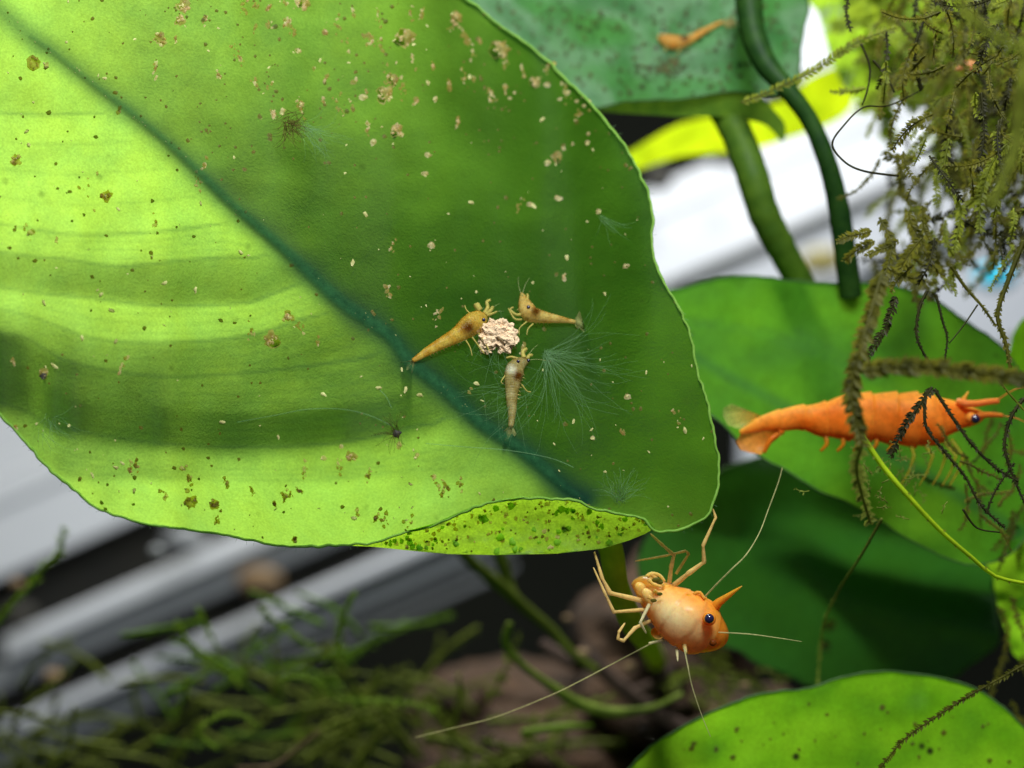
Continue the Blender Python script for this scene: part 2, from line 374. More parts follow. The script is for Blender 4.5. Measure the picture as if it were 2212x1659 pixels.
# low crinkles of the tissue
nz = np.zeros(XX.shape)
for i in range(0, len(GX)):
    for j in range(0, len(GY)):
        nz[j, i] = noise.noise(Vector((GX[i]*.011, GY[j]*.016, 3)))+.5*noise.noise(Vector((GX[i]*.03, GY[j]*.035, 7)))
BB = np.clip(np.clip(BB+.14*nz, .02, 1)**1.6, .012, .99)
def blur(a, n):
    for _ in range(n):
        a = (np.pad(a, ((1, 1), (0, 0)), 'edge')[:-2]+2*a+np.pad(a, ((1, 1), (0, 0)), 'edge')[2:])/4
        a = (np.pad(a, ((0, 0), (1, 1)), 'edge')[:, :-2]+2*a+np.pad(a, ((0, 0), (1, 1)), 'edge')[:, 2:])/4
    return a
BB = blur(BB, 2)
PX = (XX-1106)*K; PZ = -(YY-829.5)*K; LP_ = LDIR*30
HG = np.zeros(XX.shape)
for it in range(9):     # solve the relief so the lamp gives each spot its wanted brightness
    lx, ly, lz = LP_.x-PX, LP_.y-HG, LP_.z-PZ; ll = np.sqrt(lx*lx+ly*ly+lz*lz); lx, ly, lz = lx/ll, ly/ll, lz/ll
    hx = np.clip(blur(np.gradient(HG, GS*K, axis=1), 40), -.5, .5)
    hy = np.gradient(HG, GS*K, axis=0)
    tgt = BB*np.sqrt(1+hx*hx+hy*hy)*(ll/30)**2
    HO = HG
    slope = np.clip((tgt-ly+hx*lx)/lz, -.62, .75)*K*GS
    HG = np.cumsum(slope, axis=0)
    base = np.array([np.interp(ym[i], GY, HG[:, i]) for i in range(len(GX))])
    HG = HG-base[None, :]
    HG = blur(HG, 1)*.5+HO*.5 if it else HG
for _ in range(24):
    HG = (np.pad(HG, ((0, 0), (1, 1)), 'edge')[:, :-2]+2*HG+np.pad(HG, ((0, 0), (1, 1)), 'edge')[:, 2:])/4
xs = (GX-700)/1000
def bil(A, x, y):
    fx = np.clip((np.asarray(x)-GX[0])/GS, 0, len(GX)-1.001); fy = np.clip((np.asarray(y)-GY[0])/GS, 0, len(GY)-1.001)
    i = fx.astype(int); j = fy.astype(int); u = fx-i; v = fy-j
    return A[j, i]*(1-u)*(1-v)+A[j, i+1]*u*(1-v)+A[j+1, i]*(1-u)*v+A[j+1, i+1]*u*v
print('leaf relief cm', HG.min(), HG.max())
def HB(x, y): return bil(HG, x, y)
def hb(x, y): return float(HB(np.array([x]), np.array([y]))[0])

BIG = [(1010, 0), (1037, 20), (1070, 50), (1130, 90), (1180, 130), (1237, 187), (1277, 227), (1324, 283), (1360, 333), (1387, 387), (1404, 430), (1409, 467), (1408, 505), (1412, 553), (1430, 603), (1454, 643),
       (1475, 683), (1491, 726), (1508, 806), (1525, 860), (1541, 930), (1551, 996), (1549, 1060), (1533, 1106), (1513, 1126), (1479, 1141), (1435, 1150), (1410, 1146), (1390, 1121), (1334, 1110), (1279, 1097),
       (1237, 1081), (1137, 1076), (1054, 1087), (997, 1107), (937, 1134), (870, 1151), (804, 1172), (737, 1177), (633, 1180), (560, 1172), (500, 1157), (433, 1147), (333, 1134), (283, 1123), (233, 1107), (197, 1090), (160, 1058),
       (110, 1016), (60, 960), (27, 923), (0, 896), (-120, 780), (-260, 560), (-420, 160), (-520, -320), (-200, -400), (200, -360), (600, -230), (850, -100)]
big = thing('plant_leaf', P(1337, 1140, .1), 'large bright lime leaf filling the left, with dark teal midrib and pleated side veins', 'leaf')
latveins = []
for k, (f, a, b) in enumerate(VEINS):
    xs_ = [x for x in range(-300, 1000, 40) if f(x) > np.interp(x, GX, ym)+6]
    if len(xs_) > 2:
        line = [(x, float(f(x))) for x in xs_]; xe = xs_[-1]+28; line.append((xe, float(np.interp(xe, GX, ym))+6))
        if k in (0, 1, 2, 3, 4, 5, 7): latveins.append((line, 4.2, 4.2, (.22, .42)))
# shade painted into the transmitted colour, deeper towards the base and on the upper half
def LEAF_SHADE(x, y):
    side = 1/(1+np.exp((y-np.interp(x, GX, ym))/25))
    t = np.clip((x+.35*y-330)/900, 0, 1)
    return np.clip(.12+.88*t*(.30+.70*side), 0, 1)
for (k0, k1) in ((0, 1), (1, 2), (3, 4), (4, 5), (5, 6), (6, 7), (8, 9)):
    for w in (.25, .5, .75):
        f0, f1 = VEINS[k0][0], VEINS[k1][0]
        line = [(x, float(f0(x))*(1-w)+float(f1(x))*w) for x in range(-200, 1000, 40)]; line = [p for p in line if p[1] > np.interp(p[0], GX, ym)+10]
        if len(line) > 2: latveins.append((line, 3.4, 3.4, (.08, .16)))
for x0, y0 in ((180, 150), (330, 270), (470, 400), (600, 520), (730, 630), (860, 730), (960, 830)):
    latveins.append(([(x0, y0), (x0+90, y0-110), (x0+210, y0-260), (x0+330, y0-470)], 3, 2, (.12, .02)))
o, ol = blade('blade', BIG, HB, 6, M_leaf, big, ribs=[(MIDRIB, 22, 34, (.42, 1.0))]+latveins, rough_edge=4, thick=LEAF_SHADE)
rimtube(ol, HB, 3.2, M_rim, big)
# midrib: a swollen cord behind the blade
mb = MB(); mpts = [(x, y) for x, y in zip(mrx[::2], mry[::2]) if x > 60]; nr = 11; ribv = []
for i, (x, y) in enumerate(mpts):
    x1, y1 = mpts[min(i+1, len(mpts)-1)]; x0, y0 = mpts[max(i-1, 0)]; L_ = math.hypot(x1-x0, y1-y0); nx, ny = -(y1-y0)/L_, (x1-x0)/L_
    w = 9+12*min(1, max(0, (x-60)/700)); w *= 1-.6*max(0, (x-1150)/110); w *= 1+.12*noise.noise(Vector((x*.03, 0, 0)))
    for j in range(nr):
        u = -1+2*j/(nr-1); X_, Y_ = x+nx*u*w, y+ny*u*w
        mb.v.append(P(X_, Y_, hb(X_, Y_)-.003-.022*(1-u*u))); ribv.append((1-u*u)**1.6*min(.74, .25+.6*(x/700))*(1-.8*max(0, (x-1180)/80)))
mb.f = [(i*nr+j, i*nr+j+1, (i+1)*nr+j+1, (i+1)*nr+j) for i in range(len(mpts)-1) for j in range(nr-1)]
mb.a['rib'] = ribv
mm, nt_, out_ = newmat('midrib_teal'); co_ = nd(nt_, 'ShaderNodeTexCoord').outputs['Object']
fac_ = rng_n(nt_, noise_n(nt_, 1500, 5, .65, co_), .3, .7, 0, 1); cc_ = mixc(nt_, fac_, (.025, .11, .045, 1), (.06, .24, .09, 1))
d_, t_ = nd(nt_, 'ShaderNodeBsdfDiffuse'), nd(nt_, 'ShaderNodeBsdfTranslucent'); nt_.links.new(cc_, d_.inputs[0]); nt_.links.new(cc_, t_.inputs[0])
at_ = nd(nt_, 'ShaderNodeAttribute', attribute_name='rib').outputs['Fac']
nt_.links.new(mixs(nt_, at_, nd(nt_, 'ShaderNodeBsdfTransparent').outputs[0], mixs(nt_, .6, d_.outputs[0], t_.outputs[0])), out_.inputs[0])
mb.build('midrib', mm, big)
# curled margin at the base of the leaf
CT = [(737, 1177), (804, 1172), (870, 1149), (937, 1131), (997, 1104), (1054, 1084), (1137, 1073), (1237, 1078), (1279, 1094), (1334, 1107), (1390, 1118), (1408, 1128)]
CBt = [(737, 1178), (804, 1181), (870, 1188), (970, 1197), (1070, 1199), (1204, 1196), (1301, 1185), (1357, 1168), (1392, 1154), (1412, 1142)]
def HC(x, y):
    ct = np.interp(x, [p[0] for p in CT], [p[1] for p in CT]); cb = np.interp(x, [p[0] for p in CBt], [p[1] for p in CBt])
    t = np.clip((y-ct)/(cb-ct+1e-6), 0, 1); w = np.clip((cb-ct)/80, 0, 1)
    n = np.array([noise.noise(Vector((a*.03, b*.05, 2)))+.6*noise.noise(Vector((a*.09, b*.12, 5))) for a, b in zip(x, y)])
    return HB(x, np.minimum(y, ct))+.012+w*(.22*np.sqrt(t)-.02+.016*n)
o, cl = blade('curled_margin', CT+CBt[::-1], HC, 5, M_curl, big, smooth=False, label='yellow-green leaf margin curled over at the lower edge')
# scars
def poly_blob(mb, x, y, r, H, lift, irr=.45, n=9, ax=1, ang=0, dome=.25):
    ring = []; a0 = random.random()*6
    for k in range(n):
        th = 2*math.pi*k/n+a0; rr = r*(1+irr*(random.random()-.5)*2)
        u = rr*math.cos(th)*ax; v = rr*math.sin(th)
        ring.append((x+u*math.cos(ang)-v*math.sin(ang), y+u*math.sin(ang)+v*math.cos(ang)))
    vs = [P(a, b, H(a, b)-lift) for a, b in ring]
    inn = [P(x+(a-x)*.6, y+(b-y)*.6, H(x, y)-lift-r*K*dome) for a, b in ring]
    c = P(x, y, H(x, y)-lift-r*K*dome*1.1)
    fs = [(k, (k+1) % n, n+(k+1) % n, n+k) for k in range(n)]+[(n+k, n+(k+1) % n, 2*n) for k in range(n)]
    mb.add(vs+inn+[c], [tuple(reversed(f)) for f in fs])
SCARS = [(395, 15, 17), (388, 45, 12), (345, 85, 15), (75, 135, 17), (100, 142, 9), (987, 38, 15), (875, 82, 24), (1080, 108, 22), (850, 172, 15), (832, 203, 20), (785, 210, 11), (858, 284, 15), (806, 308, 10), (925, 335, 9), (918, 375, 9),
         (1155, 177, 12), (1181, 184, 8), (1225, 200, 9), (1210, 214, 6), (1246, 219, 6), (1261, 229, 6), (1111, 200, 5), (1101, 212, 5), (1203, 339, 12), (1183, 352, 9), (1217, 321, 6), (1237, 311, 5), (1271, 289, 6), (1268, 309, 8),
         (1145, 441, 9), (1206, 428, 10), (1292, 458, 8), (931, 530, 11), (1352, 575, 9), (588, 733, 18), (622, 685, 13), (230, 423, 13), (68, 502, 10), (35, 346, 12), (95, 808, 12), (395, 1012, 9), (412, 1084, 15), (462, 1090, 12),
         (405, 1060, 8), (760, 985, 12), (1355, 857, 10), (1280, 946, 7), (655, 8, 14), (650, 225, 10), (610, 240, 9), (940, 215, 8), (700, 990, 8), (862, 962, 10), (900, 985, 8), (645, 110, 9)]
for (x, y, r) in SCARS:
    mb = MB()
    if r > 11:
        for q in range(int(r*.5)):
            a = random.random()*6.28; d = r*math.sqrt(random.random())*.85
            poly_blob(mb, x+d*math.cos(a), y+d*math.sin(a)*.85, random.uniform(2.2, 5.5), hb, .006+.002*random.random(), .5)
        mb2 = MB(); poly_blob(mb2, x, y, r*.92, hb, .003, .35, 14, dome=.02)
        mb2.build('scar_border', M_scarb, big)
    else:
        poly_blob(mb, x, y, r*.85, hb, .004, .25, 10, ax=.75, ang=random.choice((1.4, 1.7, .6)), dome=.12)
    mb.build('leaf_scar', M_scar if r <= 11 or random.random() < .75 else M_scarb, big)
# hole through the dark scar at left
mb = MB(); poly_blob(mb, 93, 812, 7, hb, .012, .3, 10, dome=.05); mb.build('scar_hole', M_gap, big)
inb = lambda x, y: bool(in_poly(BIG, np.array([x]), np.array([y]))[0])
mb = MB(); mb_p = MB(); cnt = 0
while cnt < 460:
    x = random.uniform(-40, 1540); y = random.uniform(-20, 1170)
    upper = y < np.interp(x, GX, ym); dens = .95 if upper and y < 330 else (.42 if upper else .36)
    dens *= .35+1.1*max(0, noise.noise(Vector((x*.008, y*.008, 4)))+.35)
    if random.random() > dens or not inb(x, y): continue
    poly_blob(mb, x, y, random.choice((1.6, 2, 2.4, 3, 3, 4, 5)), hb, .003, .35, 6, dome=.15); cnt += 1
mb.build('algae_dots', M_dot, big)['kind'] = 'stuff'
mbf = MB(); mbt = MB()
for q in range(120):
    if q < 62: x, y = random.gauss(760, 190), abs(random.gauss(60, 150))
    elif q < 90: x, y = random.uniform(250, 1000), random.gauss(1075, 45)
    else: x, y = random.uniform(20, 1480), random.uniform(20, 1120)
    if not inb(x, y) or not inb(x+12, y+12): continue
    R_ = random.uniform(4, 15); th = random.uniform(1.0, 2.2)
    for k in range(random.randint(3, 11)):
        u = random.gauss(0, R_*.9); v = random.gauss(0, R_*.35)
        xx = x+u*math.cos(th)-v*math.sin(th); yy = y+u*math.sin(th)+v*math.cos(th)
        poly_blob(random.choice((mbf, mbf, mbt)), xx, yy, random.uniform(1.4, 4.2), hb, .003+.004*random.random(), .5, 7, ax=random.uniform(1, 1.7), ang=th+random.uniform(-.5, .5), dome=.12)
mbf.build('algae_crust', M_film, big)['kind'] = 'stuff'; mbt.build('algae_crust', M_scar, big)['kind'] = 'stuff'
for q in range(190):
    x = random.uniform(0, 1520); y = random.uniform(0, 1150)
    if not inb(x, y): continue
    poly_blob(mb_p, x, y, min(5, random.lognormvariate(.35, .5)), hb, .006, .3, 6, ax=random.uniform(1, 2.6), ang=random.random()*3, dome=.3)
for (sx, sy, sr) in SCARS:
    for q in range(int(sr/7)):
        a = random.random()*6.28; d = sr*random.random()
        poly_blob(mb_p, sx+d*math.cos(a), sy+d*math.sin(a), random.uniform(1.6, 3.2), hb, .012, .5, 6, ax=random.uniform(1, 2), ang=random.random()*3, dome=.3)
for q in range(60):   # along the midrib
    i = random.randint(20, len(mrx)-1); x = mrx[i]+random.uniform(-9, 9); y = mry[i]+random.uniform(-9, 9)
    poly_blob(mb_p, x, y, random.uniform(.8, 1.5), hb, .006, .3, 5, ax=1.6, ang=.7, dome=.3)
for (x, y) in [(520, 545), (355, 612), (422, 626), (218, 636), (95, 655), (177, 730), (1030, 828), (818, 838), (876, 843), (907, 853), (762, 567), (1018, 437), (790, 463), (925, 180), (1172, 258), (480, 912), (698, 852), (1480, 930), (250, 1010), (290, 1060), (1224, 556)]:
    poly_blob(mb_p, x, y, 4, hb, .012, .3, 8, ax=1.8, ang=random.random()*3, dome=.6)
d_ = mb_p.build('debris_specks', M_speck); tag(d_, 'pale food specks scattered over the large lime leaf', 'debris', kind='stuff')
# lesions on the curl
mb = MB()
def hc(x, y): return float(HC(np.array([x]), np.array([y]))[0])
for q in range(90):
    x = random.uniform(880, 1390); ct = np.interp(x, [p[0] for p in CT], [p[1] for p in CT]); cb = np.interp(x, [p[0] for p in CBt], [p[1] for p in CBt])
    y = random.uniform(ct+3, ct+(cb-ct)*.75)
    poly_blob(mb, x, y, random.uniform(1.5, 5), hc, .004, .5, 7, dome=.1)
mb.build('margin_scars', M_scarb, big)['kind'] = 'stuff'
for nm, m_, cnt_, lo, hi, dm in (('margin_warts', M_curl, 60, 3, 9, .35), ('margin_crust', M_scar, 34, 2, 6, .25), ('margin_algae', M_dot, 60, 1, 3.5, .1)):
    mb = MB()
    for q in range(cnt_):
        x = random.uniform(830, 1398); ct = np.interp(x, [p[0] for p in CT], [p[1] for p in CT]); cb = np.interp(x, [p[0] for p in CBt], [p[1] for p in CBt])
        y = random.uniform(ct+4, cb-6) if cb-ct > 14 else (ct+cb)/2
        poly_blob(mb, x, y, random.uniform(lo, min(hi, max(lo+.1, (cb-ct)*.2))), hc, .003, .4, 8, dome=dm)
    mb.build(nm, m_, big)['kind'] = 'stuff'

# ---- algae hairs growing on the big leaf
def hair(mb, x, y, ang, L, H, lift0=.01, lift=.08, r=.55, curl=1.3, n=9):
    pts = []; c = random.uniform(-curl, curl)
    for i in range(n):
        t = i/(n-1); pts.append(P(x, y, H(x, y)-lift0-lift*math.sin(t*2.4)))
        ang += c/n+random.uniform(-.2, .2); x += math.cos(ang)*L/n; y += math.sin(ang)*L/n
    mb.tube(pts, [px(r, 0)*(1-.6*i/n) for i in range(n)], 3, cap=False)
def tuft(x, y, n, a0, a1, L0, L1, label, mat=M_hair, r=.6, spread=6):
    mb = MB()
    for i in range(n):
        hair(mb, x+random.gauss(0, spread), y+random.gauss(0, spread), random.uniform(a0, a1), random.uniform(L0, L1), hb, r=r)
    return tag(mb.build('algae_tuft', mat), label, 'algae', 'tufts of hair algae on the large leaf')
tuft(622, 262, 70, -.6, 2.6, 20, 70, 'brownish tuft of hair algae above the midrib near the top of the large leaf', M_hairb, .9, 9)
tuft(655, 275, 40, .1, 1.2, 60, 130, 'long pale hairs of algae trailing down right from the brown tuft on the large leaf')
tuft(1180, 765, 75, -.5, 1.7, 80, 260, 'wide pale fan of hair algae right of the three baby shrimps')
tuft(1110, 850, 40, 1.2, 4.2, 60, 180, 'thin pale web of hair algae below the baby shrimps over the midrib', spread=26)
tuft(1340, 1082, 55, -2.7, -.4, 30, 95, 'pale tuft of hair algae at the base of the large leaf near the curled margin')
tuft(857, 935, 26, 0, 6.28, 20, 60, 'small dark-centred tuft of hair algae on the lower part of the large leaf', M_hairb, .8, 4)
tuft(105, 915, 22, -.3, 2.0, 30, 90, 'sparse pale hair algae at the far left margin of the large leaf', spread=14)
tuft(1300, 470, 14, .2, 1.3, 40, 90, 'few thin hairs of algae near the right margin of the large leaf', spread=4)
tuft(1060, 700, 26, 1.0, 2.6, 40, 130, 'short pale hairs of algae under the food crumb', spread=22)
mb = MB(); poly_blob(mb, 857, 936, 9, hb, .03, .35, 10, dome=.7)
tag(mb.build('debris_crumb', M_gap), 'black crumb on the bright lower part of the large leaf', 'debris')
for lab, pts in (('long teal algae thread lying across the dark band of the large leaf', [(512, 912), (600, 896), (665, 884), (740, 884), (800, 898), (850, 922)]),
                 ('thin algae thread curving below the baby shrimps', [(920, 958), (1000, 965), (1100, 973), (1190, 990), (1240, 1010)]),
                 ('fine algae thread hanging from a pale crumb left of the midrib', [(820, 842), (835, 858), (846, 882)])):
    c = catmull(pts, 8); mb = MB(); mb.tube([P(a[0], a[1], hb(a[0], a[1])-.03) for a in c], px(1.0, 0), 4)
    tag(mb.build('algae_thread', M_hair), lab, 'algae')
mb = MB()
for (a, b) in ol[::3]:
    if random.random() < .6 and -20 < a < 1550 and b > 0:
        ang = math.atan2(b-560, a-620)+random.uniform(-.6, .6); n = 4; x, y = a, b; pts = []
        d = hb(a, b)
        for i in range(n): pts.append(P(x, y, d)); x += math.cos(ang)*4; y += math.sin(ang)*4; ang += .2
        mb.tube(pts, px(.5, 0), 3)
mb.build('margin_hairs', M_hair, big)['kind'] = 'stuff'

# ---- petiole of the big leaf
def stalk(name, pts, rads, mat, label, cat='stem', ribw=True, parent=None, n=12):
    c = catmull([(p[0], p[1], p[2], r) for p, r in zip(pts, rads)], 8); mb = MB()
    mb.tube([P(a[0], a[1], a[2]) for a in c], [px(a[3], a[2])*(1+.06*noise.noise(Vector((a[0]*.04, a[1]*.04, 2)))) for a in c], n)
    o = mb.build(name, mat, parent)
    if label: tag(o, label, cat)
    return o
stalk('petiole', [(1290, 1090, .75), (1320, 1190, .7), (1335, 1270, .8), (1368, 1350, 1.3), (1400, 1392, 3.0), (1425, 1440, 7.0)], [24, 26, 25, 25, 22, 20], soft_mat('petiole_olive', (.42, .52, .04, 1), (.26, .36, .025, 1), 600, .4), None, parent=big)

# ---- other leaves
def fold(d0, gx=0, gy=0, cx=1700, cy=800, amp=.05, f=.006, seed=1):
    def H(x, y):
        n = np.array([noise.noise(Vector((a*f, b*f, seed)))+.4*noise.noise(Vector((a*f*3, b*f*3, seed+5))) for a, b in zip(np.atleast_1d(x), np.atleast_1d(y))])
        return d0+gx*(np.asarray(x)-cx)*K+gy*(np.asarray(y)-cy)*K+amp*n
    return H
def one(H): return lambda x, y: float(H(np.array([x]), np.array([y]))[0])
def plantleaf(outline, H, mat, label, rim=None, ribs=(), step=10, rr=2.6):
    o_ = np.array(outline); g = thing('plant_leaf', P(o_[:, 0].mean(), o_[:, 1].max(), 2), label, 'leaf')
    b, l = blade('blade', outline, H, step, mat, g, ribs=ribs, rough_edge=2)
    if rim: rimtube(l, H, rr, rim, g)
    return g
H2 = fold(2.6, .0, -.25, 1400, 100, .10, .005, 2)
teal = plantleaf([(900, -60), (1200, -150), (1700, -120), (1745, 0), (1737, 60), (1728, 120), (1724, 172), (1690, 198), (1640, 206), (1575, 197), (1475, 213), (1354, 218), (1287, 232), (1200, 215), (1050, 130)],
          H2, M_teal, 'grey-teal leaf in the top centre behind the large leaf, a baby shrimp on it', M_rimd, step=8)
H2l = lambda x, y: H2(x, np.minimum(y, 215))+.05+.5*np.clip((y-205)*K, 0, 1)
blade('curled_margin', [(1290, 236), (1354, 220), (1475, 215), (1575, 199), (1640, 208), (1672, 238), (1696, 270), (1691, 307), (1668, 282), (1640, 265), (1560, 252), (1475, 252), (1400, 247), (1330, 243)], H2l, 7, M_stem, teal, label='dark olive curled lower margin ending in a point')
# dark algae patches on the teal leaf
mb = MB()
for q in range(380):
    x = random.uniform(1060, 1720); y = random.uniform(0, 205)
    if in_poly([(1050, 0), (1720, 0), (1720, 190), (1300, 215), (1180, 120)], np.array([x]), np.array([y]))[0]:
        poly_blob(mb, x, y, random.choice((2, 3, 4, 5)), one(H2), .01, .4, 6, dome=.1)
for q in range(26): poly_blob(mb, random.gauss(1440, 32), random.gauss(145, 9), random.uniform(3, 7), one(H2), .012, .5, 7, dome=.1)
mb.build('algae_dots', soft_mat('algae_dot_dark', (.03, .07, .02, 1), (.09, .09, .02, 1), 900, .3), teal)['kind'] = 'stuff'
HY = fold(6.2, 0, .12, 1600, 270, .1, .006, 4)
plantleaf([(1340, 345), (1420, 292), (1475, 266), (1560, 245), (1700, 215), (1735, 178), (1790, 148), (1840, 140), (1850, 180), (1825, 250), (1700, 300), (1600, 328), (1475, 337), (1375, 366)], HY, M_yel, 'blurred glowing yellow leaf slanting behind the two stems', step=14)
HA = fold(2.1, .0, -.22, 1800, 850, .12, .003, 6)
plantleaf([(1430, 640), (1475, 622), (1541, 603), (1625, 596), (1741, 609), (1891, 613), (1960, 625), (2025, 650), (2075, 686), (2141, 730), (2180, 770), (2240, 880), (2260, 1050), (2200, 1180), (2100, 1220), (1990, 1180),
           (1900, 1125), (1858, 1100), (1825, 1082), (1768, 1060), (1708, 1022), (1651, 990), (1600, 955), (1560, 915), (1480, 850), (1440, 750)], HA, M_mid, 'green leaf at middle right directly behind the side-on orange shrimp', M_rimd, step=9, rr=2, ribs=[([(1440+i*70, 690+i*6), (1700+i*70, 740+i*30), (1950+i*60, 840+i*50)], 5, 5, (.16, .10)) for i in range(-1, 5)]+[([(1480, 760), (1700, 880), (1950, 1000), (2200, 1150)], 12, 16, (.35, .5))])
def HCf(x, y):
    x = np.asarray(x); y = np.asarray(y)
    ln = np.interp(x, [1400, 1750, 1850, 2000, 2160], [1130, 1180, 1228, 1262, 1285])
    return fold(3.6, .0, -.1, 1800, 1250, .10, .003, 8)(x, y)+.55*np.exp(-((y-ln)/55)**2)*np.clip((x-1600)/300, 0, 1)+np.where(y > ln, .35, -.25)*(y-ln)*K*.9
plantleaf([(1380, 1200), (1450, 1090), (1553, 1020), (1608, 998), (1660, 990), (1800, 1040), (2000, 1100), (2130, 1170), (2146, 1269), (2158, 1373), (2138, 1406), (2091, 1439), (2048, 1466), (1870, 1500), (1748, 1480), (1725, 1469),
           (1675, 1446), (1635, 1433), (1598, 1406), (1555, 1389), (1480, 1335), (1400, 1280)], HCf, M_dark, 'dark green leaf with a crease behind the orange shrimp that faces the viewer', M_rimd, step=10, rr=2.5)
HD = fold(1.4, .0, -.12, 1800, 1550, .10, .004, 10)
leafd = plantleaf([(1300, 1750), (1360, 1659), (1405, 1612), (1475, 1569), (1541, 1536), (1608, 1509), (1658, 1496), (1751, 1486), (1808, 1466), (1875, 1453), (1941, 1451), (2041, 1466), (2108, 1488), (2141, 1509), (2191, 1549), (2240, 1620), (2240, 1750)], HD, M_front2,
          'bright speckled green leaf in the bottom right corner', M_rimd, step=9, rr=2)
mb = MB()
for q in range(60):
    x = random.uniform(1430, 2180); y = random.uniform(1460, 1655)
    if y > 1459+abs(x-1900)*.34+8: poly_blob(mb, x, y, random.choice((2, 3, 4, 6)), lambda a, b: float(HD(np.array([a]), np.array([b]))[0]), .01, .4, 7, dome=.1)
mb.build('algae_dots', M_dot, leafd)['kind'] = 'stuff'
plantleaf([(2060, 1130), (2150, 1105), (2260, 1110), (2260, 1440), (2196, 1418), (2180, 1385), (2155, 1310), (2142, 1240), (2100, 1180)], fold(2.5, 0, .05, 2150, 1250, .15, .01, 12), M_front, 'yellow-green leaf at the right edge below the moss', step=10)
plantleaf([(2180, 800), (2183, 745), (2200, 700), (2260, 660), (2300, 740), (2260, 830)], fold(2.5, 0, 0, 2200, 740, .1, .01, 13), M_front, 'small bright green leaf tip at the right edge above the horizontal moss strand', step=10)
plantleaf([(1748, -20), (1768, 30), (1790, 110), (1822, 185), (1870, 228), (1930, 215), (1978, 190), (1990, 130), (1975, 60), (2010, -40)], fold(4.2, 0, .2, 1880, 100, .3, .01, 14), leaf_mat('leaf_olive_yellow', (.2, .36, .02, 1), (.5, .8, .04, 1), .55, dots=.3), 'round yellow-green leaf behind the moss at top right', step=10)
plantleaf([(2010, 60), (2080, 20), (2140, 60), (2170, 160), (2150, 260), (2080, 300), (2030, 240), (2000, 150)], fold(4.6, 0, -.5, 2080, 150, .3, .01, 15), M_stem, 'shaded olive leaf deep behind the moss at top right', step=12)

stalk('aquatic_plant', [(1615, -40, 2.2), (1624, 60, 2.1), (1652, 135, 2.0), (1702, 195, 1.9), (1752, 265, 1.9), (1790, 360, 1.9), (1815, 470, 2.0), (1838, 640, 2.2)], [30, 28, 26, 21, 20, 21, 24, 25], M_stemd, 'dark green leafless stem running down from the top edge in front of the white frame', 'plant')
stalk('petiole', [(1540, 215, 2.9), (1585, 275, 2.7), (1622, 370, 2.5), (1650, 460, 2.5), (1690, 540, 2.6), (1745, 640, 2.8)], [26, 34, 35, 34, 32, 30], M_stem, None, parent=teal)

# ------------------------------------------------------------------ moss
def leaflet(mb, p, dirv, side, L, w):
    d = (dirv*.62+side*.78).normalized(); n = d.cross(Vector((0, 1, 0)))
    if n.length < 1e-6: n = Vector((0, 0, 1))
    n.normalize(); lift = Vector((0, -1, 0))*w*random.uniform(.2, .9)
    mb.add([p, p+d*L*.45+n*w+lift, p+d*L+lift*.3, p+d*L*.45-n*w+lift, p+d*L*.5], [(0, 1, 4), (1, 2, 4), (2, 3, 4), (3, 0, 4)])
def strand(path, r, L, gap, mb, mbs=None, both=True, jitter=.35, skip=.1, wk=.22):
    c = catmull(path, max(3, gap)); pts = [P(*a[:3]) for a in c]
    (mbs or mb).tube(pts, [px(r, a[2])*(1-.45*i/len(c)) for i, a in enumerate(c)], 4)
    for i in range(1, len(pts)):
        t = (pts[i]-pts[i-1]).normalized(); s = t.cross(Vector((0, 1, 0))).normalized()
        tap = min(1, (len(pts)-i)/6+.35)
        for sg in ((1, -1) if both else (1,)):
            if random.random() < skip: continue
            sd = (s*sg+Vector((0, random.uniform(-.8, .8), 0))*.8).normalized()
            ll = px(L, c[i][2])*random.uniform(1-jitter, 1+jitter)*tap
            leaflet(mb, pts[i]+t*random.uniform(-.5, .5)*px(gap, 0), t, sd, ll, ll*wk)
def moss(path, r, L, gap, label, mat=M_moss, smat=None, group='moss strands hanging at the right', **kw):
    g = thing('moss_strand', P(*path[0][:3]), label, 'moss', group)
    a = MB(); b = MB(); strand(path, r, L, gap, a, b, **kw)
    b.build('stem', smat or mat, g); a.build('leaflets', mat, g)['kind'] = 'stuff'
    return g
moss([(1600, 222, 1.2), (1680, 190, 1.1), (1760, 150, 1.0), (1850, 92, .9), (1935, 60, .9)], 1.6, 13, 5, 'pale comb-like moss strand crossing over the dark stem at the top', M_mossb, M_moss)
moss([(1941, 380, .4), (1868, 370, .3), (1825, 350, .3), (1798, 312, .3), (1821, 273, .3), (1865, 232, .4), (1920, 228, .6), (1990, 195, .8)], 2.6, 3, 9, 'smooth dark moss stem bent in a loop in front of the white frame', M_mossd)
moss([(1990, 195, .7), (1975, 120, .6), (1990, 60, .6), (2030, -20, .6)], 4, 9, 5, 'dark upright moss strand at the top right', M_mossd)
moss([(1935, 640, .2), (1915, 700, .2), (1890, 745, .2), (1868, 782, .2)], 2, 14, 4, 'dark comb-toothed moss tip pointing down left over the green leaf', M_mossd)
moss([(2003, 628, .1), (1985, 670, .1), (1981, 730, .1), (2008, 785, .1)], 3.4, 7, 4, 'dark curved moss tip hanging over the green leaf, ending in a hook', M_mossd)
moss([(2022, 636, .2), (2035, 690, .2), (2046, 730, .2), (2040, 782, .2)], 2.8, 6, 4, 'thin dark moss tip hanging just right of the hooked one', M_mossd)
moss([(2112, 658, .2), (2080, 705, .2), (2050, 742, .2)], 2, 2, 8, 'short bare dark moss twig slanting down left beside the green leaf', M_mossd)
moss([(2055, 575, .3), (2085, 620, .3), (2120, 660, .3), (2152, 705, .3)], 4, 7, 5, 'olive moss twig slanting down right in front of the cyan blur', M_moss)
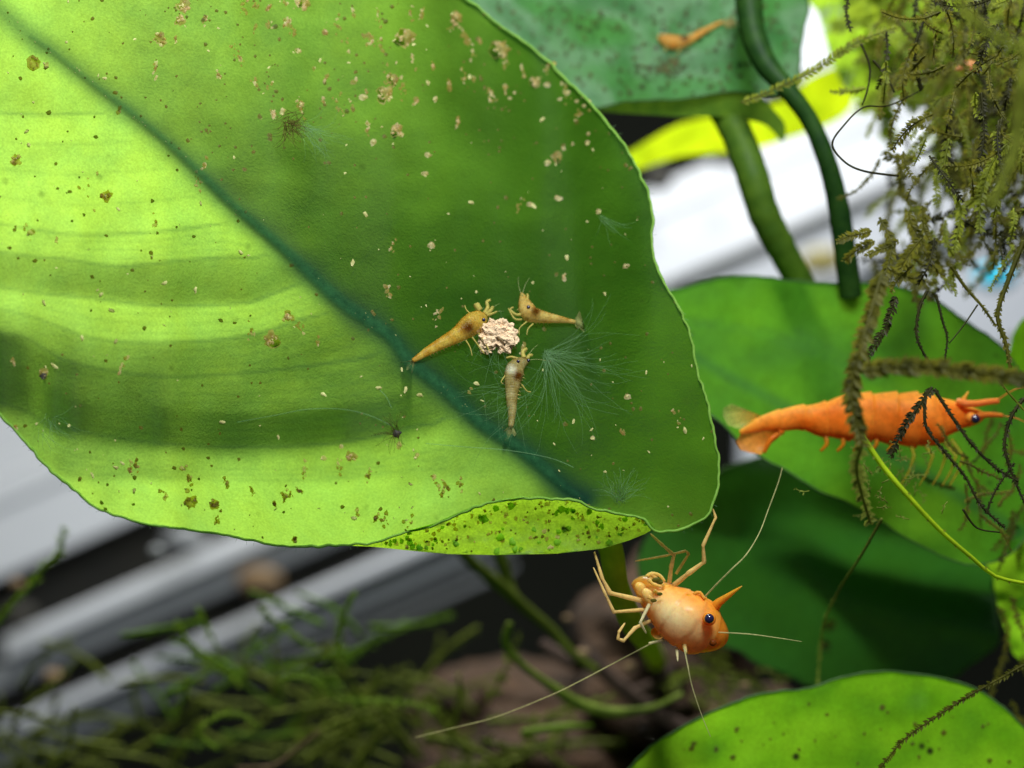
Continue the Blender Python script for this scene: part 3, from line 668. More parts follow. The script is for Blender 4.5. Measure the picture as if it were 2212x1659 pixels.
moss([(2212, 520, .1), (2180, 600, .1), (2155, 680, .1), (2172, 740, .1), (2182, 795, .1)], 6, 10, 4, 'thick fuzzy moss strand falling along the right edge beside the cyan blur', M_moss)
moss([(2014, 836, -.1), (1990, 870, -.1), (1955, 920, -.1), (1924, 985, -.1)], 3.2, 13, 4, 'dark comb-toothed moss strand crossing the middle of the side-on shrimp', M_mossd)
moss([(2000, 845, -.1), (2000, 920, -.1), (2040, 975, -.1), (2085, 1030, -.1), (2118, 1090, -.1), (2170, 1140, -.1)], 3.6, 8, 5, 'long dark moss strand running from the shrimp back down to lower right', M_mossd)
moss([(2018, 840, -.2), (2060, 905, -.2), (2100, 960, -.2), (2150, 1010, -.2), (2200, 1040, -.2)], 4, 8, 5, 'dark moss strand crossing just behind the eye of the side-on shrimp', M_mossd)
moss([(2212, 860, .2), (2185, 900, .2), (2170, 960, .2), (2185, 1020, .2), (2215, 1090, .2)], 4, 9, 5, 'dark bowed moss strand at the right edge ahead of the shrimp', M_mossd)
moss([(2130, 1110, -.1), (2150, 1060, -.1), (2190, 1000, -.1)], 2.4, 7, 5, 'forked dark moss twig near the right edge below the shrimp', M_mossd)
moss([(2080, 1100, .1), (2110, 1140, .1), (2160, 1150, .1)], 2.6, 2, 9, 'bare dark arc of moss stem near the right edge', M_mossd)
moss([(1905, 590, -.9), (1885, 660, -1.0), (1862, 740, -1.1), (1842, 820, -1.1), (1842, 880, -1.1), (1862, 960, -1.1)], 6, 26, 4, 'olive fuzzy moss strand hanging in front of the shrimp abdomen', M_moss, skip=.15)
moss([(1862, 960, -1.1), (1850, 1010, -.9), (1862, 1070, -.7), (1880, 1130, -.5)], 4, 20, 5, 'brownish moss strand continuing down below the shrimp abdomen', M_mossf)
moss([(1862, 940, -.4), (1905, 1005, -.4), (1960, 1070, -.4), (2030, 1145, -.3), (2100, 1205, -.2), (2150, 1245, -.1), (2225, 1262, 0)], 6.5, 10, 26, 'bright lime moss stem curving down to the right below the shrimp', M_mossb, M_lime, skip=.35)
moss([(1860, 800, -1.3), (1950, 792, -1.3), (2060, 798, -1.3), (2225, 818, -1.3)], 5, 26, 4, 'thick blurred olive moss strand lying level above the side-on shrimp', M_moss, skip=0)
moss([(2240, 1420, .3), (2170, 1460, .3), (2090, 1505, .3), (2020, 1550, .3), (1950, 1600, .3), (1895, 1670, .3)], 2.6, 10, 4, 'toothed olive moss strand crossing the bottom right leaf', M_moss)
moss([(1905, 1120, .6), (1860, 1200, .9), (1815, 1270, 1.4), (1780, 1345, 2.0), (1770, 1430, 2.2), (1765, 1500, 2.2)], 3.4, 6, 7, 'thin brown moss strand hanging over the dark green leaf', M_mossf)
moss([(2150, 810, 0), (2180, 850, 0), (2225, 900, 0)], 3, 5, 10, 'thin yellow-green moss stem in the shade at the right edge', M_mossb)
moss([(2050, 300, .2), (2040, 380, .2), (2075, 450, .2), (2060, 540, .2)], 3.4, 14, 5, 'olive moss strand hanging down the middle of the moss clump', M_mossb)
moss([(2120, 200, .2), (2125, 300, .2), (2110, 370, .2)], 3.4, 14, 5, 'dark feathery moss strand in the upper moss clump', M_mossd)
moss([(2212, 280, .2), (2150, 340, .2), (2120, 420, .2), (2115, 500, .2)], 3.0, 16, 5, 'feathery yellow-green moss strand arching in from the right edge', M_mossb)
moss([(1900, 470, .5), (1925, 530, .4), (1910, 600, .3)], 3.0, 16, 5, 'olive moss tuft dangling beside the right stem', M_moss)
moss([(1833, -10, .7), (1828, 30, .7), (1838, 68, .7)], 2.6, 9, 5, 'short dark moss tip hanging from the top edge left of the moss clump', M_mossd)
moss([(1860, 95, .6), (1878, 140, .6), (1876, 185, .6), (1862, 228, .6)], 2.8, 4, 7, 'knotted thin dark moss twig in front of the round yellow-green leaf', M_mossd)
moss([(1886, 130, .6), (1915, 165, .6), (1932, 200, .6)], 3.2, 4, 7, 'short dark slanted moss twig in front of the round yellow-green leaf', M_mossd)
mb = MB()
for q in range(30):
    x = random.uniform(1880, 2010); y = random.uniform(300, 600); a = random.gauss(1.8, .6); pts = []; d = random.uniform(.2, 1.6)
    if x < 1930 and y < 430: continue
    for i in range(4): pts.append((x, y, d)); a += random.uniform(-.35, .35); x += math.cos(a)*26; y += math.sin(a)*26
    strand(pts, 2.2, random.uniform(10, 17), 4, mb, skip=.1)
tag(mb.build('moss_clump', M_moss), 'feathery moss dangling between the dark stem and the main clump', 'moss', kind='stuff')
# the clump
for mat, n, sh, rr_, lbl in ((M_moss, 190, .5, 2.4, 'dense olive moss clump at the top right'), (M_mossd, 70, .9, 2.4, 'dark old stems tangled inside the moss clump at the top right'), (M_mossb, 90, .4, 2.2, 'bright young shoots in the moss clump at the top right')):
    mb = MB()
    for q in range(n):
        for _ in range(40):
            x = random.uniform(1850, 2260); y = random.uniform(-60, 600)
            w = (x-1830)/300+.0
            if y > 330: w *= .75
            if 1870 < x < 2010 and 200 < y < 460: w *= .35
            if y > 520 and x > 2080: w *= .35
            if random.random() < w: break
        a = random.gauss(1.75, .7); L = random.uniform(70, 190); d = random.uniform(.0, 3.4); pts = []; cu = random.uniform(-1.3, 1.3)
        for i in range(5):
            pts.append((x, y, d)); a += cu/5; x += math.cos(a)*L/5; y += math.sin(a)*L/5; d += random.uniform(-.12, .12)
            if y > 640: break
        if len(pts) > 2: strand(pts, rr_, random.uniform(8, 15), 5, mb, skip=.15)
    tag(mb.build('moss_clump', mat), lbl, 'moss', kind='stuff')
mb = MB()
for q in range(150):
    x = random.uniform(1860, 2330); y = random.uniform(-120, 330)
    if x < 2000 and y > 230: continue
    a = random.gauss(1.6, .8); pts = []; d = random.uniform(2.6, 5.0)
    for i in range(5): pts.append((x, y, d)); a += random.uniform(-.3, .3); x += math.cos(a)*28; y += math.sin(a)*28
    strand(pts, 4, 24, 8, mb, skip=.1, wk=.35)
tag(mb.build('moss_clump', soft_mat('moss_behind', (.38, .50, .03, 1), (.20, .28, .02, 1), 300, .6)), 'blurred green moss deep behind the clump at the top right', 'moss', kind='stuff')
# lower right tangle
mb = MB()
for q in range(16):
    x = random.uniform(2060, 2240); y = random.uniform(900, 1130); a = random.uniform(0, 6.28); pts = []; d = random.uniform(.6, 1.8)
    for i in range(5): pts.append((x, y, d)); a += random.uniform(-.4, .4); x += math.cos(a)*26; y += math.sin(a)*26
    strand(pts, 2.6, 9, 6, mb)
for q in range(14):
    x = random.uniform(2130, 2240); y = random.uniform(1060, 1560); a = random.uniform(1, 2.2); pts = []; d = random.uniform(1.0, 2.4)
    for i in range(5): pts.append((x, y, d)); a += random.uniform(-.4, .4); x += math.cos(a)*26; y += math.sin(a)*26
    strand(pts, 2.2, 11, 6, mb)
tag(mb.build('moss_clump', M_moss), 'loose moss tangle at the right edge below the side-on shrimp', 'moss', kind='stuff')
mb = MB()
for q in range(40):
    x = random.gauss(1930, 60); y = random.gauss(1030, 45); a = random.uniform(0, 6.28); pts = []; d = random.uniform(.2, 1.2)
    for i in range(4): pts.append((x, y, d)); a += random.uniform(-.5, .5); x += math.cos(a)*10; y += math.sin(a)*10
    strand(pts, 1.2, 9, 7, mb)
tag(mb.build('moss_clump', M_mossf), 'faint pale moss shoots below the belly of the side-on shrimp', 'moss', kind='stuff')
# near blurred blades
stalk('moss_shoot', [(2040, -40, -3.2), (2090, 30, -3.2), (2150, 80, -3.2), (2230, 120, -3.2)], [8, 9, 10, 10], M_mossb, 'blurred yellow-green stem near the camera crossing the top right corner', 'moss')
stalk('moss_shoot', [(2230, 90, -3.0), (2205, 220, -3.0), (2190, 330, -3.0), (2140, 450, -3.0)], [20, 15, 13, 9], M_mossb, 'blurred yellow-green stem near the camera falling along the right edge', 'moss')

# bottom moss, far and soft
def far_moss(n, x0, x1, y0, y1, d0, d1, mat, r, L, lbl, seg=46, gap=9, dens=None, sk=.45):
    mb = MB()
    for q in range(n):
        x = random.uniform(x0, x1); y = random.uniform(y0, y1)
        if dens and random.random() > dens(x, y): continue
        a = random.choice((random.gauss(-2.4, .5), random.gauss(-.6, .5), random.gauss(.3, .5))); pts = []; d = random.uniform(d0, d1); cu = random.uniform(-1.2, 1.2)
        for i in range(5): pts.append((x, y, d)); a += cu/5; x += math.cos(a)*seg; y += math.sin(a)*seg*.8
        strand(pts, r*random.uniform(.7, 1.5), L, gap, mb, skip=sk, wk=.16)
    return tag(mb.build('moss_clump', mat), lbl, 'moss', kind='stuff')
far_moss(100, -60, 960, 1460, 1760, 4.6, 7.5, M_mossf, 5, 15, 'blurred dark green moss bed along the bottom left', dens=lambda x, y: (y-1380)/200+(x-300)/900)
far_moss(20, 330, 800, 1340, 1600, 4.6, 6.5, soft_mat('moss_far_bright', (.22, .40, .03, 1), (.12, .22, .02, 1), 200, .4), 4, 15, 'blurred brighter green moss shoots rising at the lower left centre')
far_moss(30, 560, 1150, 1500, 1760, 3.4, 6.5, M_mossf, 5, 20, 'blurred moss shoots at the bottom centre', seg=50)
def fm(path, r, lab, mat): return moss(path, r*.6, 15, 8, lab, mat, group='blurred moss shoots at the bottom left', skip=.3, wk=.18)
M_fb = soft_mat('shoot_green', (.32, .48, .05, 1), (.20, .32, .03, 1), 200, .4)
fm([(-10, 1350, 4), (30, 1300, 4), (70, 1260, 4), (100, 1215, 4), (125, 1195, 4), (140, 1140, 4)], 9, 'blurred green shoot standing alone at the far left', M_fb)
fm([(380, 1340, 4), (405, 1385, 4), (440, 1420, 4), (520, 1480, 4)], 7, 'blurred green shoot over the grey rails at lower left', M_fb)
fm([(425, 1310, 4), (445, 1350, 4), (470, 1400, 4)], 6, 'second blurred green shoot over the grey rails, just right of the first', M_fb)
fm([(405, 1460, 4), (395, 1510, 4), (380, 1545, 4)], 7, 'short blurred green shoot standing upright at lower left', M_fb)
fm([(560, 1310, 4), (600, 1350, 4), (680, 1400, 4)], 7, 'blurred shoot slanting down right beneath the curled leaf margin', M_fb)
fm([(770, 1280, 3.5), (740, 1330, 3.5), (730, 1400, 3.5), (700, 1430, 3.5)], 8, 'blurred leafy green shoot left of the black rail', M_fb)
fm([(600, 1470, 3.5), (660, 1465, 3.5), (740, 1510, 3.5), (850, 1515, 3.5), (945, 1535, 3.5)], 6, 'blurred long shoot arching along the bottom', M_fb)
fm([(470, 1620, 3.5), (430, 1580, 3.5), (500, 1540, 3.5), (560, 1570, 3.5)], 6, 'blurred green shoot bent over near the bottom left', M_fb)
M_olive2 = soft_mat('root_green', (.26, .34, .05, 1), (.12, .18, .02, 1), 350, .3, detail=6)
M_olive = soft_mat('root_olive', (.13, .17, .02, 1), (.07, .09, .012, 1), 300, .3)
stalk('plant_root', [(960, 1150, 4.2), (1020, 1215, 4.2), (1080, 1265, 4.2), (1130, 1310, 4.2), (1190, 1360, 4.2), (1235, 1410, 4.2), (1290, 1450, 4.2)], [13, 13, 14, 13, 11, 10, 9], M_olive, 'blurred olive root running down right under the curled leaf margin', 'root')
stalk('plant_root', [(1060, 1150, 4.6), (1080, 1200, 4.5), (1100, 1270, 4.4), (1120, 1300, 4.3)], [15, 14, 13, 10], M_olive, 'short blurred olive root joining the long one from above', 'root')
stalk('plant_root', [(1102, 1345, 3.6), (1092, 1390, 3.6), (1120, 1430, 3.6), (1180, 1475, 3.6), (1250, 1520, 3.6), (1320, 1538, 3.6), (1400, 1530, 3.6), (1475, 1498, 3.6)], [7, 9, 8, 9, 13, 12, 7, 5], M_olive2, 'blurred green root hooked like a J in front of the driftwood', 'root')
stalk('plant_root', [(1125, 1582, 3.6), (1200, 1572, 3.6), (1280, 1566, 3.6)], [6, 8, 4], M_fb, 'short blurred green shoot in front of the driftwood at the bottom', 'root')
stalk('plant_root', [(510, 1660, 3.4), (590, 1655, 3.4), (640, 1620, 3.4), (690, 1580, 3.4)], [4, 5, 5, 4], M_pebble, 'blurred thin tan root near the bottom left', 'root')

# ------------------------------------------------------------------ driftwood
def woodlump(cx, cy, d, rx, ry, rd, seed, label=None, parent=None, mat=M_wood, name='lump'):
    mb = MB(); n, m = 40, 28; c = P(cx, cy, d); vs = []; fs = []
    for i in range(m+1):
        ph = math.pi*i/m
        for k in range(n):
            th = 2*math.pi*k/n; q = Vector((math.sin(ph)*math.cos(th), math.sin(ph)*math.sin(th), math.cos(ph)))
            s = 1+.35*noise.noise(q*1.6+Vector((seed, 0, 0)))+.22*noise.noise(q*4+Vector((seed, 3, 0)))+.10*noise.noise(q*10+Vector((seed, 9, 0)))
            vs.append(c+Vector((q.x*px(rx, d), q.y*rd*CM, q.z*px(ry, d)))*s)
    for i in range(m):
        for k in range(n): fs.append((i*n+k, (i+1)*n+k, (i+1)*n+(k+1) % n, i*n+(k+1) % n))
    mb.add(vs, fs); return mb.build(name, mat, parent)
dw = thing('driftwood', P(1350, 1640, 7), 'dark brown knobbly driftwood blurred at the bottom centre behind the shrimp', 'driftwood')
woodlump(1420, 1430, 8, 190, 190, 2.2, 1, parent=dw); woodlump(1250, 1650, 7.5, 300, 130, 2, 5, parent=dw); woodlump(1560, 1560, 6.5, 190, 100, 1.6, 9, parent=dw)
woodlump(1100, 1560, 9, 210, 120, 2, 14, parent=dw); woodlump(1700, 1700, 7.5, 260, 160, 2, 17, parent=dw)
stalk('branch', [(1250, 1400, 5.2), (1350, 1490, 5.1), (1450, 1560, 5), (1560, 1620, 5), (1660, 1690, 5)], [16, 17, 18, 18, 16], M_woodl, None, parent=dw)
stalk('branch', [(1170, 1390, 5.4), (1215, 1420, 5.3), (1260, 1440, 5.2)], [12, 16, 14], M_woodl, None, parent=dw)
stalk('branch', [(1360, 1500, 5.2), (1420, 1480, 5.2), (1460, 1440, 5.3)], [14, 18, 15], M_woodl, None, parent=dw)
for lab, x, y, d, r, mt in (('small tan blurred pebble on the driftwood left of the shrimp', 1225, 1335, 5.5, 8, M_pebble), ('orange-brown blurred pebble below the shrimp', 1360, 1440, 4.8, 11, M_pebble), ('pale blurred pebble beside the long olive root', 1258, 1412, 5, 13, M_pebble),
                            ('yellowish pebble among moss right of the shrimp feeler', 1610, 1482, 4, 9, M_pebble), ('orange blurred pebble in the dark gap at the far left', 35, 1262, 9, 14, M_pebble), ('brown blurred pebble by the lower rail at the left', 115, 1464, 9, 20, M_pebble), ('pale blurred pebble in the dark gap under the leaf', 340, 1190, 9, 14, M_grey)):
    mb = MB(); mb.ball(P(x, y, d), px(r, d), 12, 8, jit=.25, sq=(1.2, 1, .9)); tag(mb.build('pebble', mt), lab, 'pebble')
far_moss(22, 1480, 1720, 1430, 1560, 4.0, 5.5, M_mossf, 4, 20, 'moss patch on the driftwood below the shrimp', seg=20)

# ------------------------------------------------------------------ backdrop: slanted window frame behind the tank
TH = math.atan(.44); DV = Vector((math.cos(TH), 0, math.sin(TH))); NV = Vector((math.sin(TH), 0, -math.cos(TH)))
DBG = 20
def qpt(x, q, d):   # point on the line q at plan x
    y = (q-.403*x)/.915; return P(x, y, d)
fr = thing('window_frame', P(1106, 1000, DBG), 'slanted white plastic window frame with grey rails and dark grooves behind the plants', 'window frame')
def rail(name, q0, q1, xa, xb, mat, d=DBG, th=.6, bev=.12, label=None):
    # a bar from plan x=xa to xb between lines q0 and q1
    a0, a1, b0, b1 = qpt(xa, q0, d), qpt(xa, q1, d), qpt(xb, q0, d), qpt(xb, q1, d)
    w = (a1-a0).length; b = min(bev*CM, w*.35); n = (a1-a0).normalized(); T = Vector((0, th*CM, 0)); F = Vector((0, -1, 0))
    mb = MB(); prof = []
    for (u, v) in ((0, 1), (0, 0.3), (.3, .06), (1, 0)):
        prof.append((u*b, v*b))
    ring = [(0, th*CM)]+[(u, v) for u, v in prof]+[(w-u, v) for u, v in prof[::-1]]+[(w, th*CM)]
    vs = []
    for base, dirn in ((a0, (a1-a0).normalized()), (b0, (b1-b0).normalized())):
        for (u, v) in ring: vs.append(base+dirn*u+Vector((0, v, 0)))
    m = len(ring); fs = [(i, i+1, m+i+1, m+i) for i in range(m-1)]+[tuple(range(m)), tuple(range(2*m-1, m-1, -1)), (m-1, 0, m, 2*m-1)]
    mb.add(vs, fs); o = mb.build(name, mat, fr, smooth=False)
    if label: o['label'] = label
rail('panel', 942, 1142, -900, 3200, M_white, DBG, .6, .1, 'broad white panel, blown out at the right')
rail('panel', 560, 938, -900, 1000, M_white, DBG+.1, .6, .02)
rail('groove', 999, 1004, -900, 3200, M_grey, DBG-.03, .2, .01)
rail('groove', 1142, 1262, -900, 1500, M_gap, DBG+1.5, .3, .05)
rail('groove', 1140, 1162, 1300, 3200, M_back, DBG-.02, .3, .02)
rail('rail', 1163, 1290, 1500, 3200, M_white, DBG+.2, .4, .2)
rail('rail', 1266, 1308, 10, 1300, M_white, DBG-.6, .8, .1, 'bright white rail with a rounded left end')
rail('rail', 1310, 1366, -900, 1400, M_grey, DBG-.1, .5, .05)
rail('groove', 1364, 1432, -900, 1400, M_gap, DBG+1, .3, .05)
rail('rail', 1434, 1460, -900, 1300, M_white, DBG-.5, .6, .15)
rail('rail', 1462, 1530, -900, 1300, M_grey, DBG+.2, .6, .15)
rail('rail', 1562, 1572, 560, 1110, M_grey, DBG-.3, .6, .05)
rail('panel', 1290, 1760, 1600, 3200, M_white, DBG+1.2, .4, .1)
rail('panel', 700, 850, 1640, 3200, M_white, DBG+1.2, .4, .1)
for lab, x, y, rr, m_ in (('blurred pale grey clamp in the dark groove, under the large leaf', 400, 1165, 40, M_grey), ('blurred tan lump against the lower rail at left centre', 560, 1255, 42, M_pebble),
                        ('small blurred black lump at the left end of the white rail', 42, 1330, 34, M_gap), ('blurred cream lump between the two stems', 1775, 565, 40, M_crumb), ('blurred grey lump right of the dark stem base', 1905, 560, 34, M_grey)):
    mb = MB(); mb.ball(P(x, y, DBG-1), px(rr, DBG-1), 16, 10, jit=.12, sq=(1.2, .6, .75)); tag(mb.build('stone', m_), lab, 'stone')
mb = MB(); mb.ball(P(2150, 598, 17), px(46, 17), 20, 12, sq=(1, .7, .62)); tag(mb.build('plastic_cap', M_cyan), 'blurred cyan plastic cap against the white frame at the right', 'cap')
mb = MB(); mb.ball(P(1425, 385, 17), px(30, 17), 16, 10, sq=(1, .6, 1)); tag(mb.build('pebble', M_gap), 'blurred black pebble below the left end of the yellow leaf', 'pebble')
mb = MB(); mb.ball(P(1566, 340, 17), px(32, 17), 16, 10, sq=(1, .6, .7)); tag(mb.build('pebble', M_gap), 'blurred black pebble below the middle of the yellow leaf', 'pebble')
mb = MB(); mb.ball(P(2190, 745, 15), px(20, 15), 16, 10, sq=(1, .6, 1)); tag(mb.build('pebble', M_gap), 'blurred black pebble at the right edge above the level moss strand', 'pebble')
mb = MB(); s = 1.2; mb.add([Vector((-s, .42, -s)), Vector((s, .42, -s)), Vector((s, .42, s)), Vector((-s, .42, s))], [(0, 1, 2, 3)])
tag(mb.build('wall', M_back, smooth=False), 'dark wall behind everything', None, kind='structure')

# ------------------------------------------------------------------ shrimps
OR = lin(240, 140, 40); ORL = lin(252, 200, 110); ORD = lin(222, 95, 15); PALE = lin(246, 222, 160)
def mixcol(a, b, t): t = max(0, min(1, t)); return tuple(a[i]*(1-t)+b[i]*t for i in range(3))
def loft(pts, colf, n=20, depth=.8, seg=None, step=5, bump=0, nz=0, nf=300):
    """pts: x,y,d,r. A body of rings; colf(t, v, x, y) with v=-1 belly..1 back."""
    c = catmull(pts, step); m = len(c); vs = []; cols = []; fs = []
    for i, a in enumerate(c):
        p = P(*a[:3]); t = (P(*c[min(i+1, m-1)][:3])-P(*c[max(i-1, 0)][:3])).normalized()
        s = t.cross(Vector((0, 1, 0))).normalized(); dp = s.cross(t).normalized(); r = px(max(a[3], .3), a[2])
        if seg:
            ph = (i*step/seg) % 1; r *= 1+bump*(ph-.5)
        for k in range(n):
            th = 2*math.pi*k/n; v = p+s*math.cos(th)*r+dp*math.sin(th)*r*depth
            if nz: v = p+(v-p)*(1+nz*noise.noise(v*nf))
            vs.append(v); cols.append(colf(i/(m-1), math.cos(th), v, math.sin(th)))
    for i in range(m-1):
        for k in range(n): fs.append((i*n+k, i*n+(k+1) % n, (i+1)*n+(k+1) % n, (i+1)*n+k))
    fs += [tuple(range(n-1, -1, -1)), tuple(range((m-1)*n, m*n))]
    mb = MB(); mb.add(vs, fs, cols); return mb
def limb(name, pts, r0, r1, col, mat, parent, n=7, step=5):
    c = catmull(pts, step) if step else [np.array(p) for p in pts]; mb = MB(); m = len(c)
    mb.tube([P(*a[:3]) for a in c], [px(r0+(r1-r0)*i/(m-1), c[i][2]) for i in range(m)], n, col=col)
    return mb.build(name, mat, parent)
def leg(pts, r0, r1, col, parent, mat=None, name='leg'):
    # straight segments with knobs at the joints
    mb = MB(); m = len(pts)-1
    dense = []; rad = []
    for i in range(m):
        a = np.array(pts[i], float); b = np.array(pts[i+1], float)
        for t in (0, .12, .5, .88):
            dense.append(a+(b-a)*t); rr = r0+(r1-r0)*(i+t)/m; rad.append(rr*(1.15 if t in (0, .12) and i else 1.0)*(.86 if t == .88 else 1))
    dense.append(np.array(pts[-1], float)); rad.append(r1*.5)
    mb.tube([P(*a) for a in dense], [px(r, a[2]) for r, a in zip(rad, dense)], 7, col=col)
    return mb.build(name, mat or M_leg, parent)
def fanpart(name, base, tips, d, col, mat, parent, tipcol=None):
    bx, by = base; mb = MB(); n = len(tips)
    vs = [P(bx, by, d)]; cs = [col]
    for fz in (.5, 1):
        for i, (x, y) in enumerate(tips):
            vs.append(P(bx+(x-bx)*fz, by+(y-by)*fz, d+(.04 if i % 2 else 0)*fz)); cs.append(mixcol(col, tipcol or col, fz))
    fs = [(0, 1+i, 2+i) for i in range(n-1)]+[(1+i, 1+n+i, 2+n+i, 2+i) for i in range(n-1)]
    # thin but solid
    k = len(vs); th = Vector((0, .012*CM, 0)); vs2 = [v+th for v in vs]
    fs2 = [tuple(reversed([q+k for q in f])) for f in fs]
    rim = [0]+list(range(1, 0, -1))
    loop = [0, 1]+[1+n+i for i in range(n)]+[n]
    side = [(loop[i], loop[(i+1) % len(loop)], loop[(i+1) % len(loop)]+k, loop[i]+k) for i in range(len(loop))]
    mb.add(vs+vs2, fs+fs2+side, cs+cs); return mb.build(name, mat, parent)

# --- orange shrimp facing the viewer
s1 = thing('shrimp', P(1460, 1400, .3), 'plump orange shrimp facing the viewer, hanging by its legs under the large leaf', 'shrimp')
def c1(t, v, p, f):
    n = noise.noise(p*900); n2 = noise.noise(p*260+Vector((3, 1, 0)))
    base = mixcol(lin(255, 182, 66), lin(250, 155, 40), .5+n2*1.2)
    pale = math.exp(-((t-.50)/.24)**2)*math.exp(-((v+.2)/.75)**2)
    base = mixcol(base, lin(255, 228, 165), pale*1.05+n*.12)
    if t < .24: base = mixcol(base, lin(252, 215, 130), .55+n)
    if t > .80: base = mixcol(base, lin(248, 150, 40), .8)
    return base
b = [(1366, 1262, .45, 5), (1380, 1264, .42, 21), (1398, 1272, .4, 30), (1416, 1288, .36, 38), (1438, 1306, .3, 50), (1462, 1324, .26, 60), (1486, 1342, .24, 63), (1508, 1356, .26, 60), (1528, 1366, .3, 50), (1544, 1374, .36, 38), (1556, 1381, .42, 22), (1562, 1385, .45, 6)]
loft(b, c1, 32, .85, seg=38, bump=.05, step=3, nz=.16, nf=420).build('body', M_shr, s1)
# carapace plates standing just proud
def plate(x, y, rx, ry, ang, d, col, nm='shell_plate'):
    mb = MB(); vs = []; fs = []; n = 22; R = 6; cs = []
    for i in range(R+1):
        ph = (math.pi/2)*i/R
        for k in range(n):
            th = 2*math.pi*k/n; u = rx*math.sin(ph)*math.cos(th); v = ry*math.sin(ph)*math.sin(th)
            xx = x+u*math.cos(ang)-v*math.sin(ang); yy = y+u*math.sin(ang)+v*math.cos(ang)
            q = P(xx, yy, d+.06-.09*math.cos(ph)*min(rx, ry)/30); vs.append(q); cs.append(mixcol(col, ORL, .3+noise.noise(q*1200)))
    for i in range(R):
        for k in range(n): fs.append((i*n+k, i*n+(k+1) % n, (i+1)*n+(k+1) % n, (i+1)*n+k))
    mb.add(vs, fs, cs); return mb.build(nm, M_shr, s1)
plate(1492, 1302, 27, 16, .55, .13, lin(250, 170, 40)); plate(1538, 1340, 17, 27, -.15, .16, lin(250, 150, 40))
plate(1420, 1368, 15, 12, .6, .30, lin(240, 135, 20)); plate(1520, 1385, 24, 17, -.5, .17, lin(244, 140, 40)); plate(1402, 1290, 13, 22, -.6, .17, lin(252, 205, 120)); plate(1385, 1272, 12, 17, -.7, .2, lin(250, 190, 95))
# swimmerets around the dark openings
for pts in ([(1397, 1246), (1408, 1239), (1425, 1243), (1436, 1256)], [(1401, 1252), (1412, 1262), (1430, 1267)], [(1406, 1240), (1420, 1252), (1434, 1266)], [(1412, 1275), (1424, 1284), (1436, 1286)], [(1400, 1288), (1414, 1297), (1428, 1303)]):
    limb('swimmeret', [(x, y, .2) for x, y in pts], 5, 3, lin(250, 200, 105), M_shr, s1)
for (x, y, r) in ((1418, 1253, 8), (1425, 1258, 6), (1425, 1283, 5), (1412, 1297, 5.5)):
    mb = MB(); mb.ball(P(x, y, .115), px(r, .1), 12, 8, sq=(1.25, .3, .75)); mb.build('dark_opening', M_dot, s1)
mb = MB(); mb.ball(P(1532, 1336, -.05), px(10.5, 0), 18, 12); e = mb.build('eye', M_eye, s1)
mb = MB(); mb.ball(P(1532, 1337, .03), px(15, 0), 14, 10, col=lin(248, 150, 45), sq=(1, .6, 1)); mb.build('eye_socket', M_shr, s1)
mb = MB(); mb.ball(P(1540, 1388, .05), px(8, 0), 14, 10, col=lin(120, 60, 20)); mb.build('eye', M_shr, s1)
limb('rostrum', [(1538, 1322, .25), (1550, 1304, .2), (1566, 1292, .15), (1584, 1279, .1), (1603, 1266, .05)], 13, .8, lin(245, 160, 50), M_shr, s1)
limb('rostrum', [(1540, 1320, .28), (1547, 1305, .28), (1556, 1293, .28)], 11, 2, lin(245, 150, 40), M_shr, s1)
LC = lin(244, 208, 130); LP = lin(225, 215, 165)
leg([(1446, 1258, .3), (1450, 1225, .25), (1456, 1199, .2), (1432, 1178, .2), (1405, 1153, .25)], 5.2, 2.6, LC, s1)
leg([(1455, 1265, .3), (1488, 1238, .2), (1521, 1214, .15), (1519, 1178, .1), (1546, 1118, .1), (1540, 1099, .1)], 6, 2.2, LC, s1)
leg([(1460, 1240, .35), (1488, 1196, .35), (1481, 1190, .35), (1440, 1200, .35), (1372, 1212, .4)], 3.4, 1.6, LC, s1)
leg([(1398, 1300, .3), (1318, 1281, .2), (1301, 1249, .2), (1284, 1192, .25)], 6, 2.6, LC, s1)
leg([(1402, 1316, .3), (1326, 1322, .15), (1308, 1284, .15), (1282, 1226, .2)], 4.5, 2.2, LC, s1)
leg([(1412, 1338, .3), (1372, 1356, .2), (1347, 1384, .15), (1335, 1380, .15), (1337, 1365, .15), (1350, 1346, .2)], 4.4, 2.6, LC, s1)
leg([(1402, 1306, .2), (1383, 1345, .1), (1396, 1368, .15)], 4.2, 2.4, LP, s1)
leg([(1462, 1402, .2), (1464, 1428, .1)], 4, 2, LP, s1, name='mouthpart')
leg([(1402, 1390, .3), (1428, 1384, .25), (1452, 1380, .2)], 3, 3, LP, s1, name='mouthpart')
for pts, r in (([(1520, 1292, .2), (1546, 1264, .1), (1580, 1230, 0), (1612, 1198, 0), (1640, 1152, .1), (1660, 1100, .3), (1682, 1040, .5), (1690, 1010, .6)], 2.0),
               ([(1552, 1366, .1), (1620, 1370, 0), (1680, 1378, 0), (1732, 1386, 0)], 1.7),
               ([(1414, 1386, .3), (1340, 1425, .4), (1257, 1469, .5), (1187, 1503, .6), (1070, 1549, .8), (980, 1572, .9), (897, 1593, 1)], 1.5),
               ([(1478, 1400, .1), (1486, 1440, 0), (1495, 1483, 0), (1515, 1543, 0), (1535, 1592, 0)], 2.2)):
    limb('antenna', pts, r, .7, lin(205, 200, 140), M_feel, s1, 5, 10)
limb('antenna_base', [(1508, 1300, .2), (1500, 1284, .2), (1512, 1280, .2), (1522, 1294, .15)], 5, 3, lin(230, 150, 60), M_shr, s1)
limb('antenna_base', [(1478, 1392, .15), (1482, 1412, .1)], 6, 3, lin(230, 190, 110), M_shr, s1)

